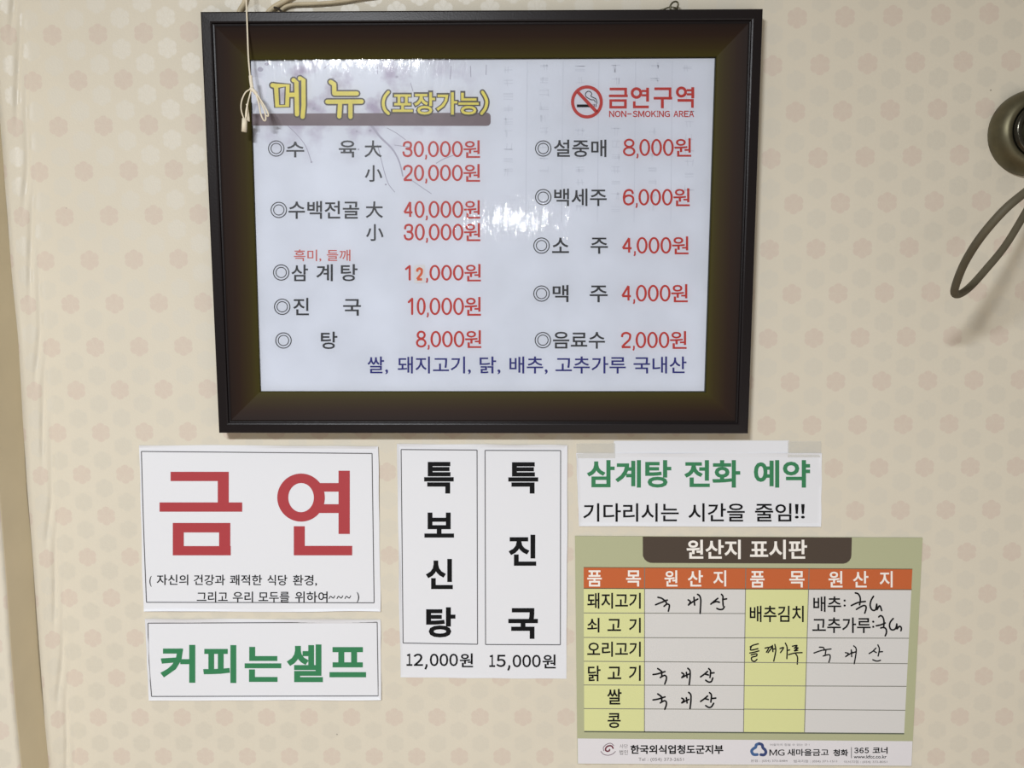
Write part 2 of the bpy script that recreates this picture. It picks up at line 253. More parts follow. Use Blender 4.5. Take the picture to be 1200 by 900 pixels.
# outlines of the letters used on the signs: character | advance | contours, in thousandths of the letter size
GLYPHS = '''
!|271|166,675 135,691 104,675 85,625 79,543 116,228 124,208 135,201 146,208 154,228 191,543 185,625/166,103 136,111 106,103 84,81 76,51 84,21 106,-1 136,-9 166,-1 188,21 196,51 188,81
(|323|311,694 258,694 155,559 88,400 64,232 88,64 155,-95 258,-230 311,-230 231,-93 183,60 167,232 183,404 231,557
)|323|65,694 12,694 92,557 140,404 156,232 140,60 92,-93 12,-230 65,-230 168,-95 235,64 259,232 235,400 168,559
,|219|143,111 105,123 75,116 54,95 46,66 52,37 69,18 95,10 97,-29 85,-69 59,-99 59,-118 124,-84 163,-32 176,26 167,77
-|323|283,267 40,267 40,174 283,174
.|219|139,103 109,111 79,103 57,81 49,51 57,21 79,-1 109,-9 139,-1 161,21 169,51 161,81
0|500|366,647 250,691 134,647 58,525 30,341 58,157 134,35 250,-9 366,35 442,157 470,341 442,525/185,567 250,598 315,567 357,479 372,341 357,203 315,115 250,84 185,115 143,203 128,341 143,479
1|500|300,682 202,682 202,0 300,0
2|500|318,664 209,691 155,684 102,662 48,626 48,503 101,558 153,587 202,595 262,578 304,534 319,467 314,416 298,371 271,321 200,216 116,107 34,7 34,0 466,0 466,93 205,93 328,249 396,369 417,478 390,589
3|500|318,669 212,691 164,688 122,678 81,662 81,569 124,586 161,595 197,598 260,586 300,550 315,496 300,443 255,409 180,397 180,307 261,295 310,253 326,193 312,135 274,98 216,84 166,90 115,107 64,136 64,30 113,9 161,-4 209,-9 321,18 396,90 424,198 414,266 382,324 326,360 376,398 404,447 413,513 388,607
4|500|398,691 356,691 11,269 11,224 300,224 300,0 398,0 398,224 471,224 471,312 398,312/298,506 300,506 300,312 142,312
5|500|101,682 101,327 230,331 311,285 340,207 321,145 270,101 199,84 149,90 99,106 50,134 50,33 106,9 159,-5 215,-9 330,20 409,96 438,209 408,322 323,400 190,423 190,594 404,594 404,682
6|500|376,616 317,691 168,558 75,402 44,233 72,106 149,22 264,-9 365,19 437,93 465,195 440,297 372,368 274,394 232,390 197,379 167,366 212,461 285,547/184,287 217,298 254,301 312,287 352,250 367,196 353,137 315,98 258,84 192,106 148,168 146,265
7|500|490,682 49,682 49,589 344,589 94,29 181,-9
8|500|360,665 257,691 150,665 76,596 48,495 58,439 85,390 129,348 75,305 43,251 32,185 61,86 140,17 252,-9 362,17 439,86 468,184 457,250 426,306 373,348 421,391 449,441 458,493 431,595/198,585 255,598 309,584 346,548 360,495 345,444 307,407 253,393 199,408 161,445 146,497 160,550/252,300 313,286 355,248 370,192 356,139 316,99 250,84 188,98 146,136 130,192 145,248 187,286
:|219|139,450 109,458 79,450 57,428 49,398 57,368 79,346 109,338 139,346 161,368 169,398 161,428/139,103 109,111 79,103 57,81 49,51 57,21 79,-1 109,-9 139,-1 161,21 169,51 161,81
T|604|587,682 17,682 17,594 253,594 253,0 351,0 351,594 587,594
c|438|310,454 263,458 145,428 68,345 41,216 70,99 150,20 269,-9 318,-5 365,4 403,17 403,105 361,88 322,78 284,75 204,93 151,144 132,224 150,304 197,357 269,376 307,372 347,359 393,332 393,427 352,443
e|479|354,431 251,458 141,429 68,350 41,230 66,113 140,25 259,-9 327,-3 384,14 438,44 438,130 386,101 334,82 281,76 207,91 156,136 130,211 446,211 422,349/194,368 253,381 308,367 343,329 358,270 132,270 154,330
f|250|296,682 226,691 172,679 129,648 98,609 79,556 72,482 72,449 9,449 9,369 72,369 72,0 161,0 161,369 242,369 242,449 161,449 161,492 170,551 199,590 256,603 283,600 296,595
k|479|460,449 354,449 155,229 380,0 500,0 268,229/151,682 62,682 62,0 151,0
l|219|154,682 65,682 65,0 154,0
o|552|399,428 273,458 152,427 68,346 36,229 67,106 150,22 273,-9 400,21 485,104 516,229 484,347/197,358 272,378 351,358 405,306 425,228 406,144 353,90 272,71 196,91 145,146 127,229 146,306
r|396|326,452 290,458 248,447 204,410 160,346 158,346 158,449 69,449 69,0 158,0 158,235 173,305 212,354 267,373 292,367 321,352 350,329 397,406 361,435
w|719|95,449 0,449 200,-9 228,-9 360,305 493,-9 521,-9 719,449 624,449 507,177 393,449 327,449 213,177
大|1000|542,839 461,839 460,753 456,657 446,553 62,553 62,476 433,476 370,288 246,117 43,-16 85,-57 100,-78 302,58 429,229 501,419 597,209 729,41 902,-78 918,-54 938,-29 958,-8 785,104 653,270 563,476 942,476 942,553 526,553 536,656 541,752
小|1000|545,826 464,826 464,24 461,8 452,0 436,-3 270,-2 301,-80 385,-80 448,-76 494,-66 523,-50 540,-21 545,24/286,577 202,591 167,448 110,302 32,178 56,167 103,138 184,268 244,423/862,447 777,598 705,571 787,417 855,259 895,121 976,154 932,291
가|920|745,827 662,827 662,-77 745,-77 745,391 889,391 889,460 745,460/512,730 97,730 97,661 429,661 375,461 250,292 55,158 101,94 338,267 471,483
간|920|752,827 668,827 668,166 752,166 752,483 885,483 885,553 752,553/271,233 188,233 188,-58 791,-58 791,10 271,10/509,757 88,757 88,688 419,688 364,541 238,422 51,336 86,269 311,380 457,545
강|920|624,254 468,275 312,254 210,193 173,99 210,5 312,-55 468,-76 624,-55 726,5 762,99 726,193/355,196 468,209 581,196 655,158 681,99 655,41 581,3 468,-10 355,3 281,41 255,99 281,158/752,827 669,827 669,286 752,286 752,524 885,524 885,593 752,593/507,760 90,760 90,692 417,692 363,548 238,432 51,350 85,283 311,390 456,551
건|920|794,826 711,826 711,548 515,548 515,479 711,479 711,158 794,158/519,757 109,757 109,688 429,688 372,538 246,416 64,329 99,262 322,376 467,544/306,226 222,226 222,-58 817,-58 817,10 306,10
경|920|658,254 500,275 341,254 237,194 200,101 237,7 341,-53 500,-74 658,-53 762,7 799,101 762,194/384,196 500,209 615,196 690,159 717,101 690,43 615,6 500,-7 384,6 309,43 282,101 309,159/794,826 711,826 711,660 506,660 515,725 516,759 108,759 108,691 426,691 372,548 248,432 62,351 96,285 270,358 401,461 485,593 711,593 711,472 475,472 475,404 711,404 711,285 794,285
계|920|818,827 739,827 739,-78 818,-78/636,803 557,803 557,576 424,576 431,621 435,666 436,712 89,712 89,644 354,644 311,465 211,308 49,177 98,117 245,230 347,361 409,508 557,508 557,349 394,349 394,281 557,281 557,-32 636,-32
고|920|770,736 137,736 137,668 687,668 686,531 677,397 653,238 737,228 760,393 769,529/450,441 368,441 368,118 50,118 50,49 867,49 867,118 450,118
곡|920|762,227 138,227 138,159 679,159 679,-78 762,-78/763,778 147,778 147,711 681,711 680,640 674,561 658,468 741,460 756,555 762,637/468,580 386,580 386,397 51,397 51,329 866,329 866,397 468,397
골|920|763,790 147,790 147,723 681,723 680,665 676,601 664,525 746,517 758,599 762,670/468,623 386,623 386,466 51,466 51,400 866,400 866,466 468,466/766,317 147,317 147,250 684,250 684,160 149,160 149,-67 789,-67 789,-1 231,-1 231,100 766,100
곳|920|763,783 147,783 147,717 681,717 680,648 674,569 658,474 740,465 756,563 762,646/468,585 386,585 386,403 51,403 51,336 866,336 866,403 468,403/497,264 413,264 413,224 371,116 261,36 109,-9 140,-74 271,-38 380,24 455,110 530,24 639,-38 770,-74 802,-9 649,36 539,116 497,224
과|920|547,728 91,728 91,660 465,660 464,575 456,464 439,327 521,320 539,471 546,591/314,469 232,469 232,192 41,189 51,120 225,122 417,132 610,154 605,216 510,206 314,194/743,827 660,827 660,-78 743,-78 743,378 887,378 887,449 743,449
국|920|764,784 154,784 154,716 682,716 681,644 675,560 658,461 50,461 50,393 417,393 417,228 135,228 135,161 686,161 686,-78 769,-78 769,228 500,228 500,393 870,393 870,461 741,461 757,560 763,645
군|920|764,779 154,779 154,711 682,711 681,627 675,535 658,428 50,428 50,361 422,361 422,144 504,144 504,361 870,361 870,428 741,428 757,535 763,627/236,225 153,225 153,-58 782,-58 782,10 236,10
그|920|867,123 50,123 50,54 867,54/758,731 139,731 139,663 676,663 675,519 665,378 640,209 724,200 748,376 757,518
금|920|151,255 151,-66 767,-66 767,255/232,189 685,189 685,2 232,2/764,779 154,779 154,711 682,711 681,636 674,549 656,446 50,446 50,378 870,378 870,446 739,446 757,549 763,637
기|920|792,827 709,827 709,-78 792,-78/526,729 103,729 103,662 442,662 389,461 264,292 61,158 105,91 349,264 484,480
김|920|791,826 708,826 708,316 791,316/207,272 207,-65 791,-65 791,272/288,206 710,206 710,2 288,2/523,768 108,768 108,702 434,702 379,561 252,449 60,372 93,306 322,406 470,562
까|920|760,827 677,827 677,-78 760,-78 760,385 895,385 895,454 760,454/321,729 75,729 75,660 243,660 217,484 154,321 46,173 112,126 239,311 303,514/568,729 350,729 350,660 490,660 469,469 412,283 303,112 370,66 496,277 554,504
깨|920|829,828 749,828 749,462 640,462 640,807 562,807 562,-33 640,-33 640,394 749,394 749,-77 829,-77/273,717 71,717 71,649 202,649 184,486 137,331 51,186 117,146 215,328 261,522/485,717 303,717 303,649 412,649 399,471 356,290 263,121 330,83 433,291 476,512
내|920|816,827 736,827 736,459 609,459 609,807 531,807 531,-31 609,-31 609,390 736,390 736,-78 816,-78/177,718 94,718 94,156 251,158 358,167 476,185 466,258 363,241 267,232 177,229
너|920|795,827 712,827 712,529 435,529 435,461 712,461 712,-79 795,-79/182,726 99,726 99,140 309,143 444,155 583,177 573,246 442,225 314,214 182,210
는|920|869,366 49,366 49,299 869,299/242,794 160,794 160,488 775,488 775,555 242,555/237,208 154,208 154,-56 780,-56 780,12 237,12
능|920|868,403 50,403 50,335 868,335/624,236 458,255 292,236 185,179 148,90 185,1 292,-55 458,-74 624,-55 730,1 767,90 730,179/336,178 458,189 579,178 657,144 684,90 657,37 579,3 458,-9 336,3 259,37 232,90 259,144/243,809 161,809 161,508 774,508 774,576 243,576
다|920|745,827 662,827 662,-79 745,-79 745,401 893,401 893,470 745,470/89,739 89,147 315,149 453,158 588,177 578,248 449,229 318,220 171,217 171,671 508,671 508,739
단|920|752,827 669,827 669,172 752,172 752,490 886,490 886,559 752,559/271,238 189,238 189,-58 792,-58 792,10 271,10/92,749 92,332 327,334 460,344 583,363 573,431 457,413 331,403 174,401 174,681 491,681 491,749
닭|920|435,301 140,301 140,237 355,237 355,153 142,153 142,-66 322,-65 417,-59 503,-45 494,18 416,6 331,0 223,-2 223,93 435,93/752,301 474,301 474,235 670,235 670,-71 752,-71/90,770 90,387 324,390 458,399 583,419 573,486 454,467 327,457 172,454 172,703 489,703 489,770/752,827 669,827 669,342 752,342 752,546 885,546 885,615 752,615
당|920|622,249 464,270 305,249 202,190 166,97 202,4 305,-55 464,-76 622,-55 724,4 760,97 724,190/348,190 464,203 579,190 654,154 680,97 654,40 579,4 464,-9 348,4 273,40 247,97 273,154/753,827 669,827 669,289 753,289 753,523 885,523 885,592 753,592/90,758 90,361 327,363 461,372 583,391 574,459 458,441 330,431 172,429 172,690 489,690 489,758
도|920|154,754 154,337 417,337 417,105 50,105 50,36 870,36 870,105 499,105 499,337 775,337 775,404 237,404 237,686 766,686 766,754
돼|920|86,735 86,370 242,370 242,190 39,187 51,117 192,119 354,128 512,147 507,208 321,193 321,370 476,370 476,437 167,437 167,667 468,667 468,735/814,827 734,827 734,451 626,451 626,807 548,807 548,-30 626,-30 626,383 734,383 734,-78 814,-78
될|920|791,826 709,826 709,340 791,340/137,788 137,525 309,525 309,432 55,428 66,361 249,364 447,374 643,396 639,454 393,435 393,525 571,525 571,590 222,590 222,724 561,724 561,788/791,299 195,299 195,233 710,233 710,151 197,151 197,-68 822,-68 822,-1 278,-1 278,88 791,88
두|920|162,774 162,423 766,423 766,490 246,490 246,706 754,706 754,774/869,305 49,305 49,237 416,237 416,-75 498,-75 498,237 869,237
들|920|868,449 50,449 50,382 868,382/159,797 159,522 770,522 770,589 241,589 241,730 761,730 761,797/762,303 149,303 149,238 681,238 681,153 151,153 151,-67 789,-67 789,-1 232,-1 232,91 762,91
료|920|768,760 150,760 150,692 686,692 686,553 152,553 152,273 279,273 279,103 50,103 50,34 870,34 870,103 649,103 649,273 789,273 789,341 234,341 234,486 768,486/360,103 360,273 568,273 568,103
루|920|770,791 147,791 147,724 686,724 686,618 150,618 150,371 790,371 790,439 233,439 233,554 770,554/869,278 49,278 49,210 416,210 416,-79 499,-79 499,210 869,210
를|920|869,407 49,407 49,343 869,343/767,271 147,271 147,211 685,211 685,135 149,135 149,-66 796,-66 796,-6 231,-6 231,78 767,78/764,800 153,800 153,741 682,741 682,668 155,668 155,474 780,474 780,534 237,534 237,612 764,612
리|920|791,827 709,827 709,-79 791,-79/518,743 100,743 100,675 434,675 434,487 102,487 102,140 328,143 476,152 632,173 624,241 473,222 330,212 186,209 186,420 518,420
마|920|86,736 86,152 501,152 501,736/167,670 419,670 419,219 167,219/745,827 662,827 662,-78 745,-78 745,396 893,396 893,466 745,466
매|920|82,722 82,165 427,165 427,722/160,656 349,656 349,231 160,231/819,827 739,827 739,469 617,469 617,808 538,808 538,-32 617,-32 617,400 739,400 739,-78 819,-78
맥|920|812,238 206,238 206,170 730,170 730,-78 812,-78/90,749 90,356 439,356 439,749/168,684 361,684 361,421 168,421/812,826 733,826 733,594 617,594 617,809 539,809 539,294 617,294 617,526 733,526 733,288 812,288
모|920|146,752 146,326 417,326 417,107 50,107 50,38 870,38 870,107 499,107 499,326 770,326 770,752/227,685 689,685 689,392 227,392
목|920|155,789 155,482 417,482 417,369 50,369 50,301 867,301 867,369 500,369 500,482 762,482 762,789/236,723 681,723 681,549 236,549/766,208 141,208 141,141 683,141 683,-78 766,-78
미|920|101,738 101,149 517,149 517,738/183,672 437,672 437,216 183,216/790,827 707,827 707,-79 790,-79
배|920|161,741 82,741 82,148 428,148 428,741 351,741 351,521 161,521/161,454 351,454 351,216 161,216/819,827 739,827 739,469 617,469 617,808 538,808 538,-32 617,-32 617,400 739,400 739,-78 819,-78
백|920|169,769 90,769 90,347 440,347 440,769 362,769 362,626 169,626/169,561 362,561 362,414 169,414/812,229 206,229 206,161 730,161 730,-78 812,-78/812,826 733,826 733,592 617,592 617,809 539,809 539,289 617,289 617,523 733,523 733,283 812,283
범|920|794,827 711,827 711,598 503,598 503,776 421,776 421,633 177,633 177,776 94,776 94,352 503,352 503,529 711,529 711,302 794,302/177,567 421,567 421,420 177,420/207,257 207,-66 794,-66 794,257/289,190 713,190 713,2 289,2
법|920|794,827 711,827 711,605 503,605 503,780 421,780 421,642 177,642 177,780 94,780 94,366 503,366 503,536 711,536 711,333 794,333/177,576 421,576 421,434 177,434/297,289 215,289 215,-65 793,-65 793,289 711,289 711,180 297,180/297,114 711,114 711,3 297,3
보|920|229,763 146,763 146,300 417,300 417,106 50,106 50,37 870,37 870,106 499,106 499,300 771,300 771,763 689,763 689,602 229,602/229,534 689,534 689,368 229,368
본|920|240,791 158,791 158,429 417,429 417,333 50,333 50,265 867,265 867,333 500,333 500,429 760,429 760,791 678,791 678,678 240,678/240,612 678,612 678,496 240,496/238,193 155,193 155,-58 776,-58 776,10 238,10
부|920|235,790 153,790 153,399 765,399 765,790 682,790 682,666 235,666/235,599 682,599 682,467 235,467/869,291 49,291 49,224 416,224 416,-78 498,-78 498,224 869,224
사|920|353,749 271,749 271,587 240,423 156,279 37,182 88,115 183,187 260,290 313,415 366,298 441,201 532,133 583,199 466,292 384,430 353,587/745,827 662,827 662,-78 745,-78 745,390 893,390 893,461 745,461
산|920|354,772 272,772 272,661 244,529 166,421 46,350 91,284 188,338 265,416 316,513 368,425 442,355 535,306 577,372 461,439 382,539 354,658/752,827 669,827 669,159 752,159 752,480 885,480 885,550 752,550/274,223 190,223 190,-58 792,-58 792,10 274,10
삼|920|184,256 184,-66 752,-66 752,256/265,189 670,189 670,2 265,2/354,781 272,781 272,691 244,561 165,454 46,382 90,316 188,371 265,449 316,547 368,460 441,391 531,342 575,407 459,474 382,574 354,693/752,827 669,827 669,298 752,298 752,533 885,533 885,602 752,602
새|920|320,742 240,742 240,569 216,415 147,278 40,179 93,118 174,186 237,279 280,389 322,288 381,203 459,141 509,206 407,298 342,427 320,574/819,827 739,827 739,463 619,463 619,808 540,808 540,-32 619,-32 619,395 739,395 739,-78 819,-78
서|920|794,827 712,827 712,520 502,520 502,452 712,452 712,-79 794,-79/367,749 283,749 283,587 252,422 169,278 49,180 101,113 196,186 273,290 326,416 379,297 455,199 550,129 600,196 481,288 398,427 367,587
설|920|794,827 711,827 711,663 514,663 514,595 711,595 711,360 794,360/357,798 276,798 276,714 247,591 168,490 49,424 93,358 190,409 266,482 318,575 370,492 444,425 535,379 579,444 463,507 385,601 357,714/794,314 212,314 212,248 712,248 712,160 214,160 214,-66 827,-66 827,1 295,1 295,97 794,97
세|920|819,827 739,827 739,-78 819,-78/633,808 555,808 555,503 406,503 406,434 555,434 555,-32 633,-32/318,742 238,742 238,569 214,415 146,279 40,179 92,117 173,186 236,281 279,393 320,290 380,202 457,137 504,201 403,297 340,428 318,572
셀|920|812,826 733,826 733,345 812,345/635,809 556,809 556,657 418,657 418,589 556,589 556,352 635,352/317,789 237,789 237,697 215,588 151,488 50,415 96,352 175,404 236,476 278,560 317,486 375,424 450,379 494,442 398,504 338,593 317,693/812,304 215,304 215,238 731,238 731,155 217,155 217,-68 847,-68 847,-1 299,-1 299,92 812,92
소|920|499,766 412,766 412,697 362,556 239,446 82,386 118,317 254,366 373,452 456,568 539,452 658,366 795,317 831,386 674,446 550,556 499,697/497,328 415,328 415,108 50,108 50,40 870,40 870,108 497,108
쇠|920|787,827 704,827 704,-79 787,-79/387,763 302,763 302,698 273,574 192,475 71,410 113,345 214,395 293,468 346,562 401,477 479,411 577,365 617,431 497,491 416,584 387,699/386,378 303,378 303,188 55,185 66,115 245,117 445,128 652,155 645,216 473,196 386,191
수|920|502,795 416,795 416,744 369,625 249,533 92,483 125,416 262,456 379,529 460,627 541,529 658,456 794,416 827,483 670,533 550,626 502,744/867,318 50,318 50,249 416,249 416,-78 498,-78 498,249 867,249
시|920|790,827 707,827 707,-79 790,-79/371,749 288,749 288,587 255,419 168,275 45,179 96,110 195,182 275,286 331,413 387,293 466,195 562,128 612,194 490,286 404,425 371,587
식|920|791,237 187,237 187,169 708,169 708,-78 791,-78/791,827 708,827 708,283 791,283/369,784 285,784 285,696 256,567 177,459 58,386 100,320 198,375 275,453 328,551 382,460 458,387 554,336 595,402 477,470 398,572 369,696
신|920|791,826 708,826 708,163 791,163/293,224 210,224 210,-58 819,-58 819,10 293,10/369,776 285,776 285,685 257,550 178,436 59,359 103,293 199,350 276,432 328,533 381,438 456,363 551,310 594,376 476,448 398,555 369,685
쌀|920|770,827 688,827 688,357 770,357 770,560 886,560 886,630 770,630/770,318 177,318 177,252 689,252 689,162 179,162 179,-68 804,-68 804,-1 261,-1 261,100 770,100/261,787 182,787 182,725 168,629 124,532 42,456 87,397 147,444 190,506 220,575 246,503 288,438 346,387 404,436 445,499 471,570 501,501 545,442 605,397 650,456 568,528 523,624 509,725 509,787 430,787 430,725 423,645 398,560 347,483 294,562 268,648 261,725
약|920|752,247 164,247 164,179 669,179 669,-78 752,-78/424,746 302,773 180,746 97,670 66,559 97,447 180,372 302,345 424,372 507,447 538,559 507,670/222,684 302,702 382,684 438,634 458,559 438,483 382,433 302,415 222,433 167,483 147,559 167,634/752,827 669,827 669,290 752,290 752,426 883,426 883,496 752,496 752,620 883,620 883,689 752,689
어|920|794,827 712,827 712,482 515,482 479,628 401,723 291,757 174,718 95,609 66,442 95,274 174,165 291,126 403,162 481,261 515,415 712,415 712,-79 794,-79/215,653 291,683 368,653 419,569 438,442 419,314 368,230 291,200 215,230 164,314 145,442 164,569
업|920|794,827 711,827 711,611 526,611 486,702 406,763 297,785 176,758 94,685 64,576 94,466 176,393 297,366 407,388 487,450 527,543 711,543 711,341 794,341/217,697 297,715 376,697 430,648 450,576 430,503 376,454 297,436 217,454 163,503 143,576 163,648/297,296 215,296 215,-66 794,-66 794,296 711,296 711,183 297,183/297,117 711,117 711,2 297,2
여|920|794,827 712,827 712,625 480,625 432,697 368,741 291,757 174,718 95,609 66,442 95,274 174,165 291,126 372,143 438,193 486,271 712,271 712,-79 794,-79/215,653 291,683 368,653 419,569 438,442 419,314 368,230 291,200 215,230 164,314 145,442 164,569/503,557 712,557 712,339 506,339 512,371 515,483
예|920|819,827 739,827 739,-78 819,-78/640,808 561,808 561,608 422,608 381,686 324,734 253,751 152,712 85,604 61,437 85,269 152,160 253,121 324,138 381,186 421,264 561,264 561,-32 640,-32/191,645 253,674 316,645 356,563 371,437 356,310 316,228 253,199 191,228 151,310 137,437 151,563/439,540 561,540 561,333 439,333
오|920|628,738 458,768 289,738 173,656 130,531 167,413 267,332 417,295 417,107 50,107 50,38 870,38 870,107 499,107 499,295 649,332 750,413 787,531 744,656/330,680 458,701 587,680 674,620 707,531 674,440 587,381 458,360 330,381 243,440 210,531 243,620
외|920|468,741 343,768 217,741 132,666 100,555 126,454 196,382 301,346 301,190 55,187 66,118 245,120 445,130 652,157 645,218 560,207 384,193 384,346 489,382 559,454 585,555 554,666/260,678 343,696 426,678 483,629 504,555 483,482 426,432 343,414 260,432 203,482 182,555 203,629/787,827 704,827 704,-79 787,-79
우|920|623,767 457,791 292,767 181,698 141,592 181,487 292,418 457,394 623,418 734,487 774,592 734,698/336,708 457,724 579,708 660,662 689,592 660,522 579,477 457,461 336,477 255,522 226,592 255,662/869,309 49,309 49,240 416,240 416,-78 498,-78 498,240 869,240
울|920|629,798 458,816 287,798 178,745 140,660 178,574 287,521 458,503 629,521 738,574 776,660 738,745/333,742 458,753 584,742 663,710 691,660 663,609 584,577 458,566 333,577 253,609 226,660 253,710/867,444 50,444 50,377 416,377 416,293 149,293 149,230 681,230 681,150 151,150 151,-68 789,-68 789,-3 232,-3 232,89 762,89 762,293 499,293 499,377 867,377
원|920|790,826 707,826 707,292 523,292 523,232 707,232 707,139 790,139/455,770 339,790 223,770 145,715 117,632 145,549 223,494 339,475 455,494 533,549 561,632 533,715/264,716 339,728 413,716 464,683 482,632 464,582 413,549 339,537 264,549 213,582 195,632 213,683/634,375 628,435 429,418 228,410 45,408 56,340 306,344 306,170 389,170 389,349 471,355/256,206 173,206 173,-58 812,-58 812,10 256,10
위|920|465,760 345,784 226,760 145,696 115,598 145,501 226,436 345,412 465,436 546,501 576,598 546,696/267,701 345,716 424,701 477,660 497,598 477,537 424,496 345,481 267,496 215,537 195,598 215,660/791,826 709,826 709,-78 791,-78/650,307 644,369 439,347 233,338 48,336 59,266 309,271 309,-50 392,-50 392,276 478,283 564,293
육|920|627,785 458,806 289,785 179,726 140,633 179,539 289,480 458,459 627,480 737,539 776,633 737,726/334,727 458,740 582,727 662,691 691,633 662,575 582,538 458,525 334,538 254,575 225,633 254,691/867,391 50,391 50,324 265,324 265,211 141,211 141,144 683,144 683,-78 766,-78 766,211 651,211 651,324 867,324/348,211 348,324 569,324 569,211
을|920|629,793 458,811 287,793 178,740 140,655 178,569 287,516 458,498 629,516 738,569 776,655 738,740/333,738 458,749 584,738 663,706 691,655 663,604 584,572 458,561 333,572 253,604 226,655 253,706/867,437 50,437 50,370 867,370/762,293 149,293 149,230 681,230 681,150 151,150 151,-68 789,-68 789,-3 232,-3 232,89 762,89
음|920|628,786 458,807 289,786 179,728 140,635 179,543 289,485 458,465 628,485 737,543 776,635 737,728/334,728 458,741 582,728 662,692 691,635 662,579 582,544 458,531 334,544 254,579 225,635 254,692/150,232 150,-66 767,-66 767,232/231,165 686,165 686,2 231,2/867,388 50,388 50,320 867,320
의|920|468,734 343,761 217,734 132,659 100,548 132,437 217,362 343,335 468,362 554,437 585,548 554,659/260,671 343,689 426,671 483,622 504,548 483,474 426,425 343,407 260,425 203,474 182,548 203,622/787,827 704,827 704,-79 787,-79/652,159 645,220 441,199 238,190 55,189 66,119 245,121 445,131
이|920|790,827 707,827 707,-79 790,-79/431,718 313,757 194,718 113,609 83,442 113,274 194,165 313,126 431,165 512,274 542,442 512,609/235,653 313,683 391,653 443,569 462,442 443,314 391,230 313,200 235,230 182,314 163,442 182,569
인|920|791,826 708,826 708,166 791,166/293,233 210,233 210,-58 819,-58 819,10 293,10/427,734 306,763 185,734 101,656 70,541 101,425 185,347 306,318 427,347 511,425 542,541 511,656/227,672 306,691 385,672 440,619 461,541 440,463 385,410 306,391 227,410 172,463 151,541 172,619
임|920|791,826 708,826 708,310 791,310/207,261 207,-66 791,-66 791,261/288,194 710,194 710,2 288,2/428,752 306,779 184,752 101,678 70,567 101,457 184,383 306,356 428,383 511,457 542,567 511,678/226,691 306,709 386,691 441,641 461,567 441,494 386,444 306,426 226,444 171,494 151,567 171,641
있|920|791,826 708,826 708,310 791,310/428,747 306,774 184,747 101,673 70,562 101,452 184,379 306,352 428,379 511,452 542,562 511,673/226,686 306,704 386,686 441,636 461,562 441,489 386,439 306,421 226,439 171,489 151,562 171,636/355,270 275,270 275,222 253,134 192,54 94,-4 135,-65 213,-24 272,33 314,102 350,31 407,-29 483,-73 557,-28 612,34 649,105 690,34 751,-24 831,-65 872,-4 774,51 712,130 691,222 691,270 610,270 610,222 595,147 552,71 481,8 411,67 369,142 355,222
자|920|555,734 67,734 67,665 273,665 273,551 240,396 154,257 35,162 84,96 180,168 259,271 315,395 369,281 446,185 540,118 587,184 469,275 386,406 355,551 355,665 555,665/745,827 662,827 662,-78 745,-78 745,392 893,392 893,462 745,462
장|920|623,237 464,257 305,237 202,181 166,91 202,1 305,-56 464,-76 623,-56 724,1 760,91 724,181/348,179 464,191 579,179 653,145 679,91 653,36 579,2 464,-10 348,2 274,36 248,91 274,145/555,760 71,760 71,692 273,692 273,656 244,533 165,431 46,363 88,297 187,349 264,424 316,519 367,436 441,370 535,324 574,389 459,452 383,545 356,657 356,692 555,692/752,827 669,827 669,282 752,282 752,528 885,528 885,597 752,597
적|920|794,237 190,237 190,169 711,169 711,-78 794,-78/794,827 711,827 711,591 534,591 534,522 711,522 711,286 794,286/562,765 79,765 79,697 280,697 280,661 251,539 171,435 53,366 96,300 194,353 271,430 324,525 375,439 448,369 541,321 583,386 468,452 392,549 364,662 364,697 562,697
전|920|794,826 711,826 711,577 529,577 529,509 711,509 711,163 794,163/562,753 79,753 79,685 280,685 280,641 251,517 171,414 53,345 96,278 194,331 271,409 323,504 374,418 448,348 541,299 583,365 468,431 392,528 364,641 364,685 562,685/299,222 217,222 217,-58 819,-58 819,10 299,10
점|920|207,253 207,-66 794,-66 794,253/289,187 713,187 713,2 289,2/794,827 711,827 711,601 532,601 532,532 711,532 711,298 794,298/562,769 79,769 79,701 280,701 280,668 251,545 171,441 53,372 96,306 194,359 271,436 323,531 374,445 448,375 541,326 583,392 468,459 392,555 364,668 364,701 562,701
주|920|789,770 127,770 127,704 412,704 412,699 366,588 250,501 98,454 130,388 265,428 380,499 458,595 537,499 652,428 788,388 819,454 667,501 551,588 505,699 505,704 789,704/867,312 50,312 50,244 416,244 416,-77 498,-77 498,244 867,244
줄|920|867,450 50,450 50,383 417,383 417,293 149,293 149,230 681,230 681,146 151,146 151,-68 789,-68 789,-3 232,-3 232,86 762,86 762,293 499,293 499,383 867,383/793,796 125,796 125,730 410,730 358,647 244,587 94,557 121,494 263,523 380,577 458,656 537,577 655,523 797,494 824,557 674,587 560,648 507,730 793,730
중|920|867,404 50,404 50,336 417,336 417,241 272,218 180,164 148,83 185,-4 291,-57 458,-76 624,-57 730,-4 767,83 735,164 643,218 499,241 499,336 867,336/336,166 458,177 579,166 657,134 684,83 657,32 579,-1 458,-12 336,-1 259,32 232,83 259,134/793,785 125,785 125,718 405,718 357,627 244,560 96,524 125,458 267,492 384,554 458,642 534,554 650,492 792,458 822,524 673,560 560,627 512,718 793,718
지|920|790,827 707,827 707,-78 790,-78/584,734 79,734 79,665 289,665 289,551 256,395 170,256 50,162 98,96 195,167 276,270 332,394 389,278 469,184 568,118 614,184 492,271 406,401 373,551 373,665 584,665
진|920|791,826 708,826 708,164 791,164/293,226 210,226 210,-58 819,-58 819,10 293,10/579,752 84,752 84,684 291,684 291,635 262,513 182,410 62,341 105,276 204,328 282,404 335,498 388,411 465,342 561,294 603,359 484,423 404,519 375,635 375,684 579,684
